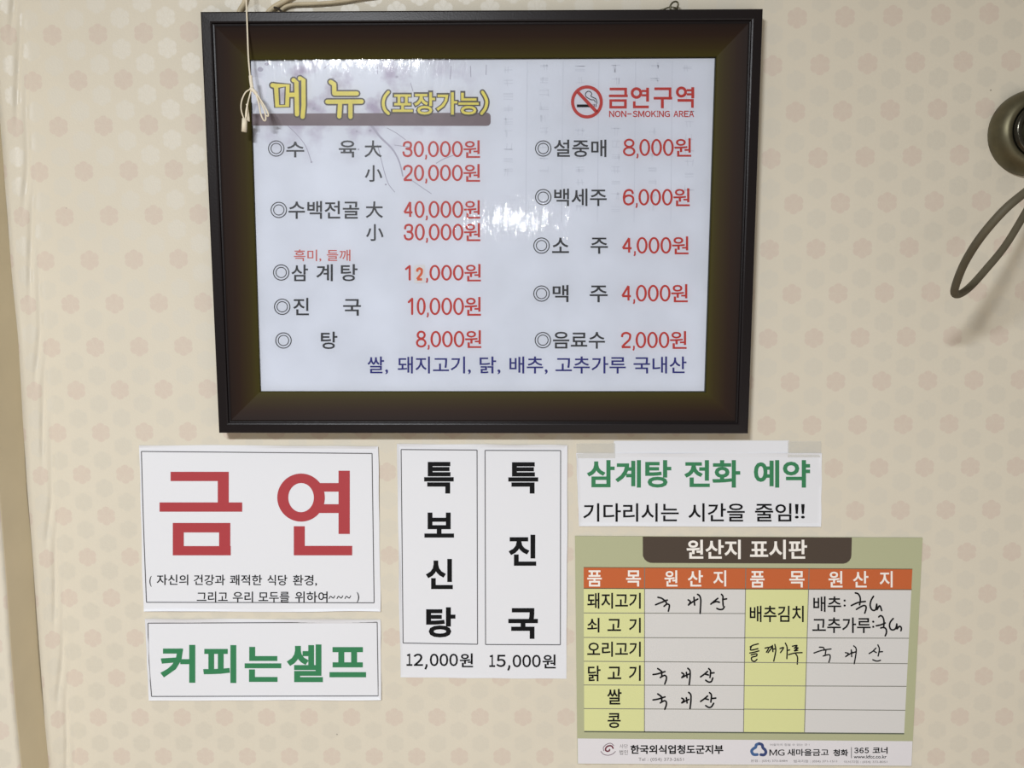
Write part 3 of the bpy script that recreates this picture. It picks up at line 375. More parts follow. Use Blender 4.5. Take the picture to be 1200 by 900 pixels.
청|920|657,236 496,255 335,236 231,179 195,90 231,0 335,-56 496,-76 657,-56 761,0 797,90 761,179/379,178 496,190 614,178 689,144 715,90 689,36 614,1 496,-11 379,1 304,36 277,90 304,144/359,831 276,831 276,718 75,718 75,651 276,651 276,634 247,518 169,422 52,358 92,293 190,342 267,414 319,504 372,424 449,360 546,317 585,382 467,440 387,528 358,634 358,651 558,651 558,718 359,718/794,827 711,827 711,569 530,569 530,501 711,501 711,279 794,279
추|920|867,280 50,280 50,211 417,211 417,-79 499,-79 499,211 867,211/499,827 417,827 417,715 129,715 129,648 417,648 371,543 255,460 101,415 131,349 265,385 379,449 459,537 538,450 651,386 785,349 815,415 661,461 545,543 500,648 788,648 788,715 499,715
치|920|790,827 707,827 707,-78 790,-78/383,810 300,810 300,670 91,670 91,603 301,603 301,534 270,381 187,250 67,161 113,97 210,163 289,259 343,376 399,265 478,176 574,113 620,177 499,262 414,387 383,534 383,603 589,603 589,670 383,670
커|920|793,827 711,827 711,464 503,464 503,395 711,395 711,-78 793,-78/506,733 99,733 99,665 424,665 418,611 409,558 396,507 53,484 68,412 370,440 299,326 194,224 51,135 97,71 344,256 471,481
코|920|768,739 148,739 148,671 687,671 685,521 122,498 135,426 681,458 664,321 649,243 731,234 757,400 767,537/450,348 368,348 368,114 50,114 50,45 867,45 867,114 450,114
콩|920|624,222 458,241 291,222 185,169 148,82 185,-4 291,-57 458,-76 624,-57 730,-4 767,82 730,169/336,164 458,175 579,164 657,133 684,82 657,31 579,0 458,-11 336,0 259,31 232,82 259,133/767,791 147,791 147,724 684,724 683,637 125,620 137,549 679,575 661,444 744,438 760,548 766,641/465,505 382,505 382,379 51,379 51,312 866,312 866,379 465,379
쾌|920|465,732 85,732 85,664 388,664 386,552 65,533 77,465 383,491 378,439 360,322 436,314 456,454 464,568/272,404 196,404 196,205 39,203 51,134 190,136 351,144 507,164 502,225 430,217 272,207/816,827 737,827 737,445 628,445 628,807 550,807 550,-30 628,-30 628,376 737,376 737,-78 816,-78
탕|920|624,229 465,248 306,229 203,174 167,86 203,-2 306,-57 465,-76 624,-57 726,-2 762,86 726,174/349,171 465,183 580,171 654,138 680,86 654,33 580,0 465,-12 349,0 275,33 249,86 275,138/752,827 669,827 669,271 752,271 752,524 885,524 885,593 752,593/91,763 91,331 322,333 452,340 572,357 563,424 449,409 326,401 174,399 174,517 488,517 488,583 174,583 174,696 504,696 504,763
특|920|867,349 49,349 49,282 867,282/761,195 141,195 141,128 678,128 678,-78 761,-78/157,803 157,434 771,434 771,499 240,499 240,589 742,589 742,653 240,653 240,737 766,737 766,803
판|920|561,742 77,742 77,674 167,674 167,365 52,364 62,295 232,297 421,306 609,327 603,389 471,377 471,674 561,674/247,367 247,674 391,674 391,372/752,826 669,826 669,160 752,160 752,482 885,482 885,552 752,552/271,223 189,223 189,-58 792,-58 792,10 271,10
포|920|793,740 122,740 122,672 262,672 262,376 124,376 124,310 416,310 416,104 50,104 50,34 870,34 870,104 498,104 498,310 791,310 791,376 652,376 652,672 793,672/345,376 345,672 570,672 570,376
표|920|793,743 122,743 122,675 262,675 262,382 124,382 124,314 277,314 277,100 50,100 50,32 870,32 870,100 638,100 638,314 791,314 791,382 652,382 652,675 793,675/345,382 345,675 570,675 570,382/360,100 360,314 555,314 555,100
품|920|867,390 50,390 50,323 417,323 417,217 150,217 150,-66 767,-66 767,217 499,217 499,323 867,323/231,151 686,151 686,2 231,2/789,798 126,798 126,730 262,730 262,542 129,542 129,474 786,474 786,542 653,542 653,730 789,730/345,542 345,730 570,730 570,542
프|920|870,108 50,108 50,38 870,38/793,736 122,736 122,668 262,668 262,354 124,354 124,287 791,287 791,354 652,354 652,668 793,668/345,354 345,668 570,668 570,354
피|920|792,827 709,827 709,-78 792,-78/584,730 72,730 72,662 172,662 172,217 49,216 58,146 238,148 436,157 635,180 630,242 484,228 484,662 584,662/252,218 252,662 403,662 403,224
하|920|429,513 316,540 202,513 124,440 95,332 124,223 202,151 316,124 429,151 507,223 536,332 507,440/243,453 316,471 389,453 438,404 457,332 438,260 389,211 316,193 243,211 193,260 174,332 193,404/745,827 663,827 663,-78 745,-78 745,386 893,386 893,455 745,455/356,816 273,816 273,682 45,682 45,614 578,614 578,682 356,682
한|920|432,579 319,600 205,579 130,520 102,431 130,342 205,284 319,263 432,284 507,342 535,431 507,520/247,522 319,535 391,522 439,486 456,431 439,376 391,341 319,328 247,341 199,376 182,431 199,486/752,826 669,826 669,148 752,148 752,460 885,460 885,529 752,529/271,202 189,202 189,-58 792,-58 792,10 271,10/361,826 278,826 278,716 52,716 52,649 586,649 586,716 361,716
화|920|437,577 326,598 214,577 140,518 113,430 134,351 193,295 284,266 284,167 39,164 52,94 225,96 418,106 616,131 610,192 531,182 367,170 367,266 457,294 517,350 539,430 512,518/255,520 326,533 396,520 443,484 460,430 443,376 396,341 326,328 255,341 208,376 191,430 208,484/747,827 664,827 664,-78 747,-78 747,373 888,373 888,443 747,443/367,825 284,825 284,717 55,717 55,650 595,650 595,717 367,717
환|920|438,621 327,638 216,621 142,574 116,499 137,431 196,385 287,362 287,294 45,290 55,223 229,226 424,237 620,263 614,322 534,311 452,303 369,298 369,362 459,386 517,432 538,499 512,574/257,570 327,580 397,570 443,542 459,499 443,456 397,429 327,419 257,429 211,456 195,499 211,542/751,827 668,827 668,119 751,119 751,442 883,442 883,511 751,511/262,166 179,166 179,-58 783,-58 783,10 262,10/369,830 287,830 287,739 68,739 68,676 587,676 587,739 369,739
흑|920|616,631 458,646 300,631 200,586 166,513 200,439 300,394 458,379 616,394 716,439 750,513 716,586/345,578 458,587 571,578 641,553 665,513 641,472 571,448 458,439 345,448 275,472 251,513 275,553/867,320 50,320 50,254 867,254/759,174 138,174 138,109 676,109 676,-78 759,-78/500,840 417,840 417,748 93,748 93,683 820,683 820,748 500,748
힘|920|791,827 708,827 708,279 791,279/207,231 207,-66 791,-66 791,231/288,164 710,164 710,2 288,2/454,599 338,619 222,599 145,543 117,458 145,372 222,317 338,297 454,317 531,372 558,458 531,543/263,544 338,556 412,544 461,510 479,458 461,406 412,372 338,360 263,372 214,406 196,458 214,510/380,834 296,834 296,731 63,731 63,663 612,663 612,731 380,731
！|1000|305,748 195,748 197,630 217,242 283,242 303,630/282,120 250,128 218,120 195,96 186,61 195,26 217,3 250,-5 282,3 305,26 314,61 305,96
－|1000|863,410 137,410 137,341 863,341
０|1000|641,704 500,746 359,704 264,579 229,370 264,159 359,31 500,-12 641,31 736,159 771,370 736,579/406,642 500,672 594,642 657,545 681,370 657,194 594,94 500,62 406,94 343,194 319,370 343,545
１|1000|561,735 492,735 440,711 376,695 300,682 300,624 470,624 470,76 247,76 247,0 770,0 770,76 561,76
２|1000|615,720 488,747 390,730 305,684 231,615 289,563 348,620 412,657 484,671 568,651 621,599 639,522 588,385 449,228 243,53 243,0 766,0 766,78 391,72 562,225 684,375 730,524 699,644
３|1000|620,723 494,747 398,733 313,694 238,635 288,579 350,630 418,661 491,671 573,655 624,614 642,552 618,485 542,435 408,415 408,345 555,327 637,277 662,200 639,127 578,81 492,64 403,77 327,114 266,170 218,112 285,50 377,5 497,-12 625,13 716,84 751,195 730,285 673,349 590,383 590,387 665,423 713,483 730,562 701,658
５|1000|293,735 270,383 319,353 370,382 423,398 484,403 577,382 638,325 661,237 635,145 569,86 477,65 391,77 323,109 266,156 220,97 287,42 374,3 485,-12 616,17 715,102 754,240 719,370 630,447 505,473 448,469 399,457 354,436 372,656 725,656 725,735
６|1000|631,734 544,746 399,705 286,572 241,331 280,135 382,23 523,-12 645,17 731,100 763,232 730,358 646,433 529,457 452,445 386,410 329,360 367,545 448,642 546,670 605,663 655,640 699,603 751,660 700,704/446,372 517,386 597,369 654,318 676,230 656,139 603,81 524,61 434,83 367,153 332,274 384,333
Ａ|1000|437,735 157,0 254,0 337,224 649,224 732,0 833,0 550,735/491,660 495,660 628,296 359,296
Ｅ|1000|279,735 279,0 773,0 773,79 371,79 371,346 684,346 684,425 371,425 371,656 760,656 760,735
Ｇ|1000|661,733 556,747 360,700 226,569 177,366 225,163 357,33 552,-13 658,-2 743,29 807,72 807,380 535,380 535,303 722,303 722,112 679,89 623,74 562,69 407,106 307,209 272,369 309,527 409,629 558,666 636,656 697,631 745,596 798,656 740,699
Ｉ|1000|753,735 249,735 249,655 454,655 454,78 249,78 249,0 753,0 753,78 546,78 546,655 753,655
Ｋ|1000|335,735 243,735 243,0 335,0 335,230 489,388 748,0 853,0 546,454 812,735 705,735 339,358 335,358
Ｍ|1000|154,735 154,0 238,0 238,406 228,624 232,624 301,455 468,74 530,74 696,455 766,624 771,624 760,406 760,0 846,0 846,735 734,735 503,188 499,188 265,735
Ｎ|1000|207,735 207,0 294,0 293,462 284,615 289,615 387,460 699,0 795,0 795,735 706,735 706,354 718,120 713,120 613,276 301,735
Ｏ|1000|685,701 500,747 315,701 191,572 145,370 191,167 316,35 500,-12 687,35 810,167 855,370 809,572/363,630 500,666 637,630 727,528 760,370 727,210 637,106 500,69 364,106 273,210 240,370 273,528
Ｒ|1000|254,735 254,0 342,0 342,311 508,311 718,0 823,0 601,325 705,362 774,429 798,528 761,650 659,715 506,735/342,659 492,659 607,647 679,606 704,528 679,448 608,401 492,385 342,385
Ｓ|1000|612,735 514,747 379,722 288,653 254,549 282,460 348,399 427,362 546,320 621,289 675,248 696,186 672,123 607,83 511,69 422,81 338,114 268,163 212,99 294,40 394,1 509,-13 659,14 756,87 790,194 766,287 702,351 614,393 428,461 371,500 348,559 370,617 428,653 513,666 590,657 657,631 714,593 765,654 696,703
'''
# lettering requests, all filled together at the end of the script
REQ = []
def G(text, x0, y0, x1, y1, m, parent, h, off=0.0, label=None, sl=0.0):
    """letters fitted to a box of photograph pixels; sl = how far the right end sits lower than the left"""
    REQ.append(([(text, x0, x1)], y0, y1, m, parent, h, off, label, sl, True))
def L(words, y0, y1, m, parent, h, off=0.0, label=None, sl=0.0):
    """words of one line share one height"""
    REQ.append((words, y0, y1, m, parent, h, off, label, sl, False))
def bold(v, f, off):
    """letter faces (triangles first) plus a rim of strips that makes the stroke wider by off on every side"""
    polys = [[v[i] for i in p] for p in f]
    if off <= 0: return polys
    cnt = {}
    for p in f:
        for i in range(len(p)):
            a, b = p[i], p[(i+1) % len(p)]; cnt.setdefault((min(a, b), max(a, b)), []).append((a, b))
    nxt = {}
    E = [e[0] for e in cnt.values() if len(e) == 1]
    inn = {b: a for a, b in E}; out = {a: b for a, b in E}
    def d(a, b):
        x, y = v[b][0]-v[a][0], v[b][1]-v[a][1]; l = math.hypot(x, y) or 1e-9; return x/l, y/l
    for a, b in E:
        ux, uy = d(a, b)
        def ext(k, o):
            if o is None: return off
            wx, wy = o; c_ = max(-1, min(1, ux*wx+uy*wy)); return off*min(1.0, math.tan(min(1.4, math.acos(c_)/2)))
        e0 = ext(a, d(inn[a], a) if a in inn else None); e1 = ext(b, d(b, out[b]) if b in out else None)
        ax, ay, bx, by = v[a][0]-ux*e0, v[a][1]-uy*e0, v[b][0]+ux*e1, v[b][1]+uy*e1
        nx, ny = -uy*off, ux*off
        polys.append([(ax-nx, ay-ny), (bx-nx, by-ny), (bx+nx, by+ny), (ax+nx, ay+ny)])
    return polys
def inside(p, loop):
    c = False
    for k in range(len(loop)):
        (x0, y0), (x1, y1) = loop[k], loop[k-1]
        if (y0 > p[1]) != (y1 > p[1]) and p[0] < (x1-x0)*(p[1]-y0)/(y1-y0)+x0: c = not c
    return c
def flush_text():
    TAB = {}
    for ln in GLYPHS.strip().splitlines():
        c, adv, lo = ln.split('|'); TAB[c] = (int(adv)/1000, [[tuple(int(n)/1000 for n in p.split(',')) for p in q.split()] for q in lo.split('/')])
    cache = {}
    for t in sorted({t for rq in REQ for t, _, _ in rq[0]}):
        v = []; f = []; x = 0
        for c in t:
            if c == ' ': x += .3; continue
            adv, loops = TAB[c]; s0 = len(v)
            st = []
            for l in loops: st.append(len(v)); v += [(p[0]+x, p[1]) for p in l]
            # each outline goes with the holes inside it
            depth = [sum(inside(l[0], k) for k in loops if k is not l) for l in loops]
            for i, l in enumerate(loops):
                if depth[i] % 2: continue
                grp = [i]+[j for j, k in enumerate(loops) if depth[j] == depth[i]+1 and inside(k[0], l)]
                ids = [st[j]+q for j in grp for q in range(len(loops[j]))]
                f += [tuple(ids[q] for q in tri) for tri in tessellate_polygon([[Vector((p[0], p[1], 0)) for p in loops[j]] for j in grp])]
            x += adv
        # one winding for every triangle, so that shared edges cancel
        g = []
        for p in f:
            (ax, ay), (bx, by), (cx, cy_) = (v[i] for i in p)
            ar = (bx-ax)*(cy_-ay)-(cx-ax)*(by-ay)
            if abs(ar) > 1e-9: g.append(p if ar > 0 else p[::-1])
        cache[t] = (v, g)
    for words, y0, y1, m, parent, h, off, label, sl, own in REQ:
        got = [(t, x0, x1, bold(*cache[t], off)) for t, x0, x1 in words]
        b0 = min(q[1] for g in got for p in g[3] for q in p); b1 = max(q[1] for g in got for p in g[3] for q in p)
        X0 = words[0][1]; X1 = words[-1][2]
        for t, x0, x1, polys in got:
            a0 = min(q[0] for p in polys for q in p); a1 = max(q[0] for p in polys for q in p)
            P = []
            for p in polys:
                P.append([(x0+(q[0]-a0)/(a1-a0)*(x1-x0), y1-(q[1]-b0)/(b1-b0)*(y1-y0)+sl*((x0+(q[0]-a0)/(a1-a0)*(x1-x0)-X0)/max(1, X1-X0))) for q in p])
            flat('lettering', P, m, parent, h, label)
def FWD(text, x0, y0, x1, y1, m, parent, h, off=0.0, label=None, gap=.12):
    """western figures and capitals in the wide forms of the same face, one box each"""
    WT = {'1': .62, 'I': .3, 'M': 1.25, '!': .35, '-': .6, 'G': 1.1, 'O': 1.15, 'A': 1.1}
    ws = [WT.get(c, 1) for c in text]; tot = sum(ws)+gap*(len(text)-1); u = (x1-x0)/tot; x = x0
    for c, wd in zip(text, ws):
        G(chr(ord(c)+0xFEE0), x, y0+(y1-y0)*.42 if c == '-' else y0, x+wd*u, y1-(y1-y0)*.42 if c == '-' else y1, m, parent, h, off, label)
        x += (wd+gap)*u
DIG = {'1': [[(.12, .22), (.62, .0)], [(.62, 0), (.62, 1)]],
 '2': [[(.03, .30), (.10, .10), (.5, 0), (.90, .10), (.95, .29), (.80, .52), (.35, .78), (.03, 1)], [(.0, 1), (1, 1)]],
 '3': [[(.05, .25), (.15, .07), (.5, 0), (.85, .07), (.92, .25), (.78, .44), (.36, .475)], [(.36, .475), (.82, .54), (.99, .74), (.85, .93), (.5, 1), (.13, .93), (.0, .73)]],
 '4': [[(.72, 0), (.72, 1)], [(.72, 0), (0, .70)], [(0, .70), (1, .70)]],
 '6': [[(.93, .22), (.82, .06), (.5, 0), (.17, .13), (.02, .5), (.13, .88), (.5, 1), (.88, .88), (.98, .67), (.87, .46), (.5, .38), (.15, .47), (.04, .62)]]}
def digits(t, x0, y0, x1, y1, m, parent, h, wd=2.5, gap=1.1):
    """slender grotesque figures drawn as strokes, equal widths"""
    n = len(t); w1 = (x1-x0-gap*(n-1))/n
    for k, c in enumerate(t):
        a = x0+k*(w1+gap); i = wd/2
        if c == '0': flat('lettering', ring_polys(a+w1/2, (y0+y1)/2, w1/2, (y1-y0)/2, w1/2-wd*1.05, (y1-y0)/2-wd*.9, 30), m, parent, h); continue
        if c == '8':
            q = ring_polys(a+w1/2, y0+(y1-y0)*.25, w1*.43, (y1-y0)*.265, w1*.43-wd, (y1-y0)*.265-wd*.9, 24)+ring_polys(a+w1/2, y0+(y1-y0)*.73, w1*.5, (y1-y0)*.285, w1*.5-wd, (y1-y0)*.285-wd*.9, 24)
            flat('lettering', q, m, parent, h); continue
        ln = [[(a+i+p*(w1-wd), y0+i+q*(y1-y0-wd)) for p, q in l] for l in DIG[c]]
        strokes('lettering', ln, wd, m, parent, h, curve=True, round_=(c in '136'))
def tube(name, pts, rad, m, parent=None, label=None, n=10, sub=8, caps=True):
    """round cord through world points"""
    P = [Vector(p) for p in pts]
    if len(P) > 2:
        Q = [P[0]]+P+[P[-1]]; out = []
        for k in range(1, len(Q)-2):
            a, b, c, d = Q[k-1:k+3]
            for s in range(sub):
                t = s/sub; out.append(.5*((2*b)+(-a+c)*t+(2*a-5*b+4*c-d)*t*t+(-a+3*b-3*c+d)*t**3))
        out.append(P[-1]); P = out
    V = []; Fc = []; u = None
    for k, p in enumerate(P):
        t = (P[min(len(P)-1, k+1)]-P[max(0, k-1)]).normalized()
        if u is None: u = t.cross(Vector((0, 1, 0)) if abs(t.y) < .9 else Vector((1, 0, 0))).normalized()
        u = (u-t*u.dot(t)).normalized(); v = t.cross(u)
        for s in range(n): V.append(p+(u*math.cos(2*math.pi*s/n)+v*math.sin(2*math.pi*s/n))*rad)
    for k in range(len(P)-1):
        for s in range(n): Fc.append((k*n+s, k*n+(s+1) % n, (k+1)*n+(s+1) % n, (k+1)*n+s))
    if caps: Fc.append(tuple(range(n))[::-1]); Fc.append(tuple((len(P)-1)*n+s for s in range(n)))
    return obj(name, V, Fc, m, parent, label, smooth=True)
def lathe(name, c, prof, m, parent, label=None, n=48):
    """profile of (radius, height in front of the wall) turned about the axis through c"""
    V = []; Fc = []; prof = [(r*.905, h) for r, h in prof]
    for r, h in prof:
        for s in range(n): V.append(Vector((c.x+r*math.cos(2*math.pi*s/n), -h, c.z+r*math.sin(2*math.pi*s/n))))
    for k in range(len(prof)-1):
        for s in range(n): Fc.append((k*n+s, (k+1)*n+s, (k+1)*n+(s+1) % n, k*n+(s+1) % n))
    Fc.append(tuple((len(prof)-1)*n+s for s in range(n)))
    return obj(name, V, Fc, m, parent, label, smooth=True)

# ------------------------------------------------------------------ the setting
XC = W(63, 900).x                      # inner corner between the pillar and the wall
def cove_h(x, z):
    t = (x-XC)/.036
    if t >= 1.25: return 0
    h = .0125*max(0, 1-t)**1.7
    # slanting creases where the wallpaper bridges the corner
    for off, ph, dep in ((.0, 0, .0030), (.16, .35, .0020)):
        k = (z*9.3+ph) % 1.0
        xc = .42+.34*k+off+.05*math.sin(z*31)
        h -= dep*math.exp(-((t-xc)/.05)**2)*math.sin(math.pi*k)**.5
    h += .0006*noise.noise(Vector((x*120, z*14, 0)))*max(0, 1.2-t)
    return max(h, 0)
def build_wall():
    xs = [XC-.0+.036*1.3*k/26 for k in range(27)]; xs += [xs[-1]+.05, 1.9]
    zs = [0, .5]+[.75+.009*k for k in range(134)]+[2.2, 2.6]
    V = []; nx = len(xs)
    for z in zs:
        for x in xs: V.append(Vector((x, -cove_h(x, z), z)))
    Fc = [(j*nx+i, j*nx+i+1, (j+1)*nx+i+1, (j+1)*nx+i) for j in range(len(zs)-1) for i in range(nx-1)]
    # thickness behind
    s = len(V); V += [Vector((xs[0]-.03, .12, 0)), Vector((1.9, .12, 0)), Vector((1.9, .12, 2.6)), Vector((xs[0]-.03, .12, 2.6))]
    Fc.append((s, s+3, s+2, s+1))
    o = obj('wall_back', V, Fc, M_WALL, None, smooth=True); o['kind'] = 'structure'; return o
build_wall()
M_WALL2 = wallpaper('floral_wallpaper_pillar', .3181+.012, CH+.3259+.02)
def build_pillar():
    T = .072; R = .006
    prof = [(XC+.001, 0.10), (XC+.001, -.004)]
    prof += [(XC+.0, -.012), (XC-.0005, -T+R)]
    for k in range(1, 6):
        a = k/5*math.pi/2; prof.append((XC-.0005-R+R*math.cos(a), -T+R-R*math.sin(a)))
    prof += [(XC-.2, -T), (XC-.5, -T), (XC-.5, .1)]
    zs = [0]+[.05*k for k in range(1, 52)]+[2.6]
    V = []; n = len(prof)
    for z in zs:
        for k, (x, y) in enumerate(prof):
            wob = .0009*math.sin(z*9+1)+.0006*math.sin(z*23) if 1 < k < 10 else 0
            V.append(Vector((x+wob, y, z)))
    Fc = [(j*n+i, (j+1)*n+i, (j+1)*n+i+1, j*n+i+1) for j in range(len(zs)-1) for i in range(n-1)]
    M_SIDE = mat('plain_tan_wallpaper', (233, 222, 194), .6, .25, var=.06, vscale=12)
    fm = [0 if i < 4 else 1 for j in range(len(zs)-1) for i in range(n-1)]
    o = obj('wall_left', V, Fc, None, None, mats=[M_SIDE, M_WALL2], fm=fm); o['kind'] = 'structure'
build_pillar()
o = obj('floor', [(-2.2, -3.2, 0), (1.9, -3.2, 0), (1.9, .12, 0), (-2.2, .12, 0)], [(0, 1, 2, 3)], M_FLOOR); o['kind'] = 'structure'

# ------------------------------------------------------------------ picture frame with the menu
OUT_Q = [(234.5, 13.5), (894.3, 10), (876.9, 508.2), (256.3, 507.5)]
IN_Q = [(291.8, 70), (839.6, 66.5), (827.2, 459.8), (304.8, 459.2)]
HB, HF = .0075, .025
ctr = W(565, 260)
frame = thing('picture_frame', 'large dark brown picture frame holding the printed price menu above the paper notices', 'frame', (ctr.x, -HB, ctr.z))
Oc = [W(x, y, HF) for x, y in OUT_Q]; Ic = [W(x, y, .014) for x, y in IN_Q]
# (position across, height, cove colour position)
PROF = [(0, HB), (0, .0235), (.012, .0247), (.035, .025), (.215, .0252), (.245, .0246), (.26, .0225), (.29, .0222), (.298, .0236), (.325, .0241), (.35, .0236),
        (.45, .0222), (.55, .0208), (.65, .0194), (.75, .0180), (.85, .0166), (.93, .0155), (.985, .0146), (1, .0138), (1.0, .0082), (.8, HB)]
for k in range(4):
    a, b = k, (k+1) % 4
    V = []; ac = []
    for t, h in PROF:
        for q in (a, b):
            V.append(Vector((Oc[q].x*(1-t)+Ic[q].x*t, -h, Oc[q].z*(1-t)+Ic[q].z*t))); ac.append(min(1, max(0, (t-.3)/.7)))
    n = len(PROF); Fc = [(2*i, 2*i+2, 2*i+3, 2*i+1) for i in range(n-1)]+[(2*(n-1), 0, 1, 2*(n-1)+1)]
    fm = [0 if PROF[i][0] < .30 else 1 for i in range(n-1)]+[0]
    Fc += [tuple(2*i for i in range(n))[::-1], tuple(2*i+1 for i in range(n))]; fm += [0, 0]
    o = obj('moulding', V, Fc, None, frame, None, mats=[M_LIP, M_COVE], fm=fm)
    at = o.data.attributes.new('across', 'FLOAT', 'POINT'); at.data.foreach_set('value', ac)
def quadbox(name, Q, h0, h1, m, parent, label=None):
    V = [W(x, y, h1) for x, y in Q]; V += [Vector((v.x, -h0, v.z)) for v in V]
    return obj(name, V, [(0, 3, 2, 1), (4, 5, 6, 7), (0, 1, 5, 4), (1, 2, 6, 5), (2, 3, 7, 6), (3, 0, 4, 7)], m, parent, label)
quadbox('backing_board', [(290, 68), (841, 64.5), (829, 461.5), (303, 461)], .0083, .0095, M_BACK, frame)
HS = .0105
sheet = quadbox('menu_sheet', [(294, 70.5), (837.5, 68.5), (825.2, 458.3), (305.6, 458.4)], .0096, HS, M_SHEET, frame, 'pale lavender printed menu sheet')
fq = [W(x, y, .0132) for x, y in [(291.5, 69.5), (840, 66.5), (827.5, 460), (304.5, 459.5)]]
obj('clear_cover', fq, [(0, 3, 2, 1)], M_FILM, frame, 'clear wavy plastic film with a bright glint')
h1, h2, h3, h4 = HS+.0001, HS+.0002, HS+.0003, HS+.0004
def c4(pts, sx, ox, oy): return [(ox+x/sx, oy+y/sx) for x, y in pts]
# plum branch print and faint calligraphy behind the prices
br = [[(540, 300), (590, 360), (622, 402), (680, 460), (712, 520), (728, 585)]]
strokes('branch_print', [c4(p, 4, 290, 60) for p in br], 3.0, M_BRANCH, sheet, h1, taper=.5)
tw = [[(655, 360), (700, 385), (740, 415)], [(560, 330), (500, 290), (440, 300), (340, 345)], [(640, 560), (660, 620), (690, 660)], [(770, 605), (820, 640), (862, 668)],
      [(885, 525), (920, 505), (965, 488)], [(185, 345), (240, 400), (275, 450), (300, 520)], [(610, 440), (625, 500), (640, 560)], [(690, 440), (760, 450)],
      [(470, 60), (472, 90)], [(608, 60), (610, 105)], [(955, 70), (950, 130)], [(1045, 70), (1047, 120)], [(1120, 65), (1118, 110)], [(765, 150), (775, 185)], [(360, 80), (385, 60), (400, 50)]]
strokes('twig_print', [c4(p, 4, 290, 60) for p in tw], .9, M_BRANCH, sheet, h1).__setitem__('kind', 'stuff')
pet = []
for x, y, r in [(312, 268, 9), (300, 520, 5), (520, 345, 6), (575, 372, 7), (512, 375, 5), (648, 625, 5), (400, 130, 8), (60, 85, 14), (90, 60, 10), (520, 460, 5), (700, 120, 7)]:
    x, y = 290+x/4, 60+y/4; r /= 4
    pet.append([(x+r*math.cos(t*.628), y+r*math.sin(t*.628)*.8) for t in range(10)])
flat('petal_print', pet, M_BRANCH, sheet, h1)['kind'] = 'stuff'
flat('petal_print', [[(300+13*math.cos(t*.5236), 106+16*math.sin(t*.5236)) for t in range(12)]], M_PETAL, sheet, h1, 'large pale petal')
gh = []
for x, ya, yb in [(596, 78, 215), (638, 75, 205), (680, 75, 100), (722, 76, 100), (768, 73, 98), (806, 76, 95), (680, 150, 250), (722, 150, 250), (765, 150, 250), (808, 112, 240)]:
    y = ya
    while y < yb-8:
        s = random.uniform(7, 9)
        for _ in range(random.choice((3, 4))):
            if random.random() < .6: yy = y+random.uniform(0, s); gh.append([(x-s*.7, yy), (x+s*.6, yy+random.uniform(-.6, .6))])
            else: xx = x+random.uniform(-s*.6, s*.6); gh.append([(xx, y), (xx+random.uniform(-1, 1), y+s)])
        y += 15
for x in (618, 660, 702, 745, 788): gh.append([(x, 72), (x-2, 260)])
strokes('calligraphy_print', gh, .8, M_GHOST, sheet, h1, curve=False, round_=False)['kind'] = 'stuff'
# soft lavender blossom washes printed round the title
def wash():
    nt = M_SHEET.node_tree; N = nt.nodes.new; K = nt.links.new; b = nt.nodes['Principled BSDF']; src = b.inputs['Base Color'].links[0].from_socket
    ge = N('ShaderNodeTexCoord'); c0 = W(395, 105, HS)-sheet.matrix_world.translation-frame.location
    sb = N('ShaderNodeVectorMath'); sb.operation = 'SUBTRACT'; K(ge.outputs['Object'], sb.inputs[0]); sb.inputs[1].default_value = c0
    sc_ = N('ShaderNodeVectorMath'); sc_.operation = 'MULTIPLY'; K(sb.outputs[0], sc_.inputs[0]); sc_.inputs[1].default_value = (5.5, 0, 12)
    ln = N('ShaderNodeVectorMath'); ln.operation = 'LENGTH'; K(sc_.outputs[0], ln.inputs[0])
    mr = N('ShaderNodeMapRange'); mr.inputs['From Min'].default_value = .35; mr.inputs['From Max'].default_value = 1.1; mr.inputs['To Min'].default_value = 1; mr.inputs['To Max'].default_value = 0; K(ln.outputs['Value'], mr.inputs['Value'])
    no = N('ShaderNodeTexNoise'); no.inputs['Scale'].default_value = 34; no.inputs['Detail'].default_value = 6; K(ge.outputs['Object'], no.inputs['Vector'])
    m2 = N('ShaderNodeMapRange'); m2.inputs['From Min'].default_value = .48; m2.inputs['From Max'].default_value = .66; K(no.outputs['Fac'], m2.inputs['Value'])
    mu = N('ShaderNodeMath'); mu.operation = 'MULTIPLY'; K(mr.outputs[0], mu.inputs[0]); K(m2.outputs[0], mu.inputs[1])
    mx = N('ShaderNodeMix'); mx.data_type = 'RGBA'; K(mu.outputs[0], mx.inputs[0]); K(src, mx.inputs[6]); mx.inputs[7].default_value = (*lin((166, 156, 176)), 1); K(mx.outputs[2], b.inputs['Base Color'])
wash()
# title bar with rounded right end
bar = [(294.6, 133.2), (570.5, 132)]+[(570.5+4.5*math.cos(a), 136.5+4.5*math.sin(a)) for a in (-1.2, -.8, -.4, 0)]+[(575, 143)]+[(570.5+4.5*math.cos(a), 143+4.5*math.sin(a)) for a in (.4, .8, 1.2)]+[(570, 147.5), (295, 147.2)]
flat('title_bar', [bar], M_BAR, sheet, h2, 'taupe bar under the title')
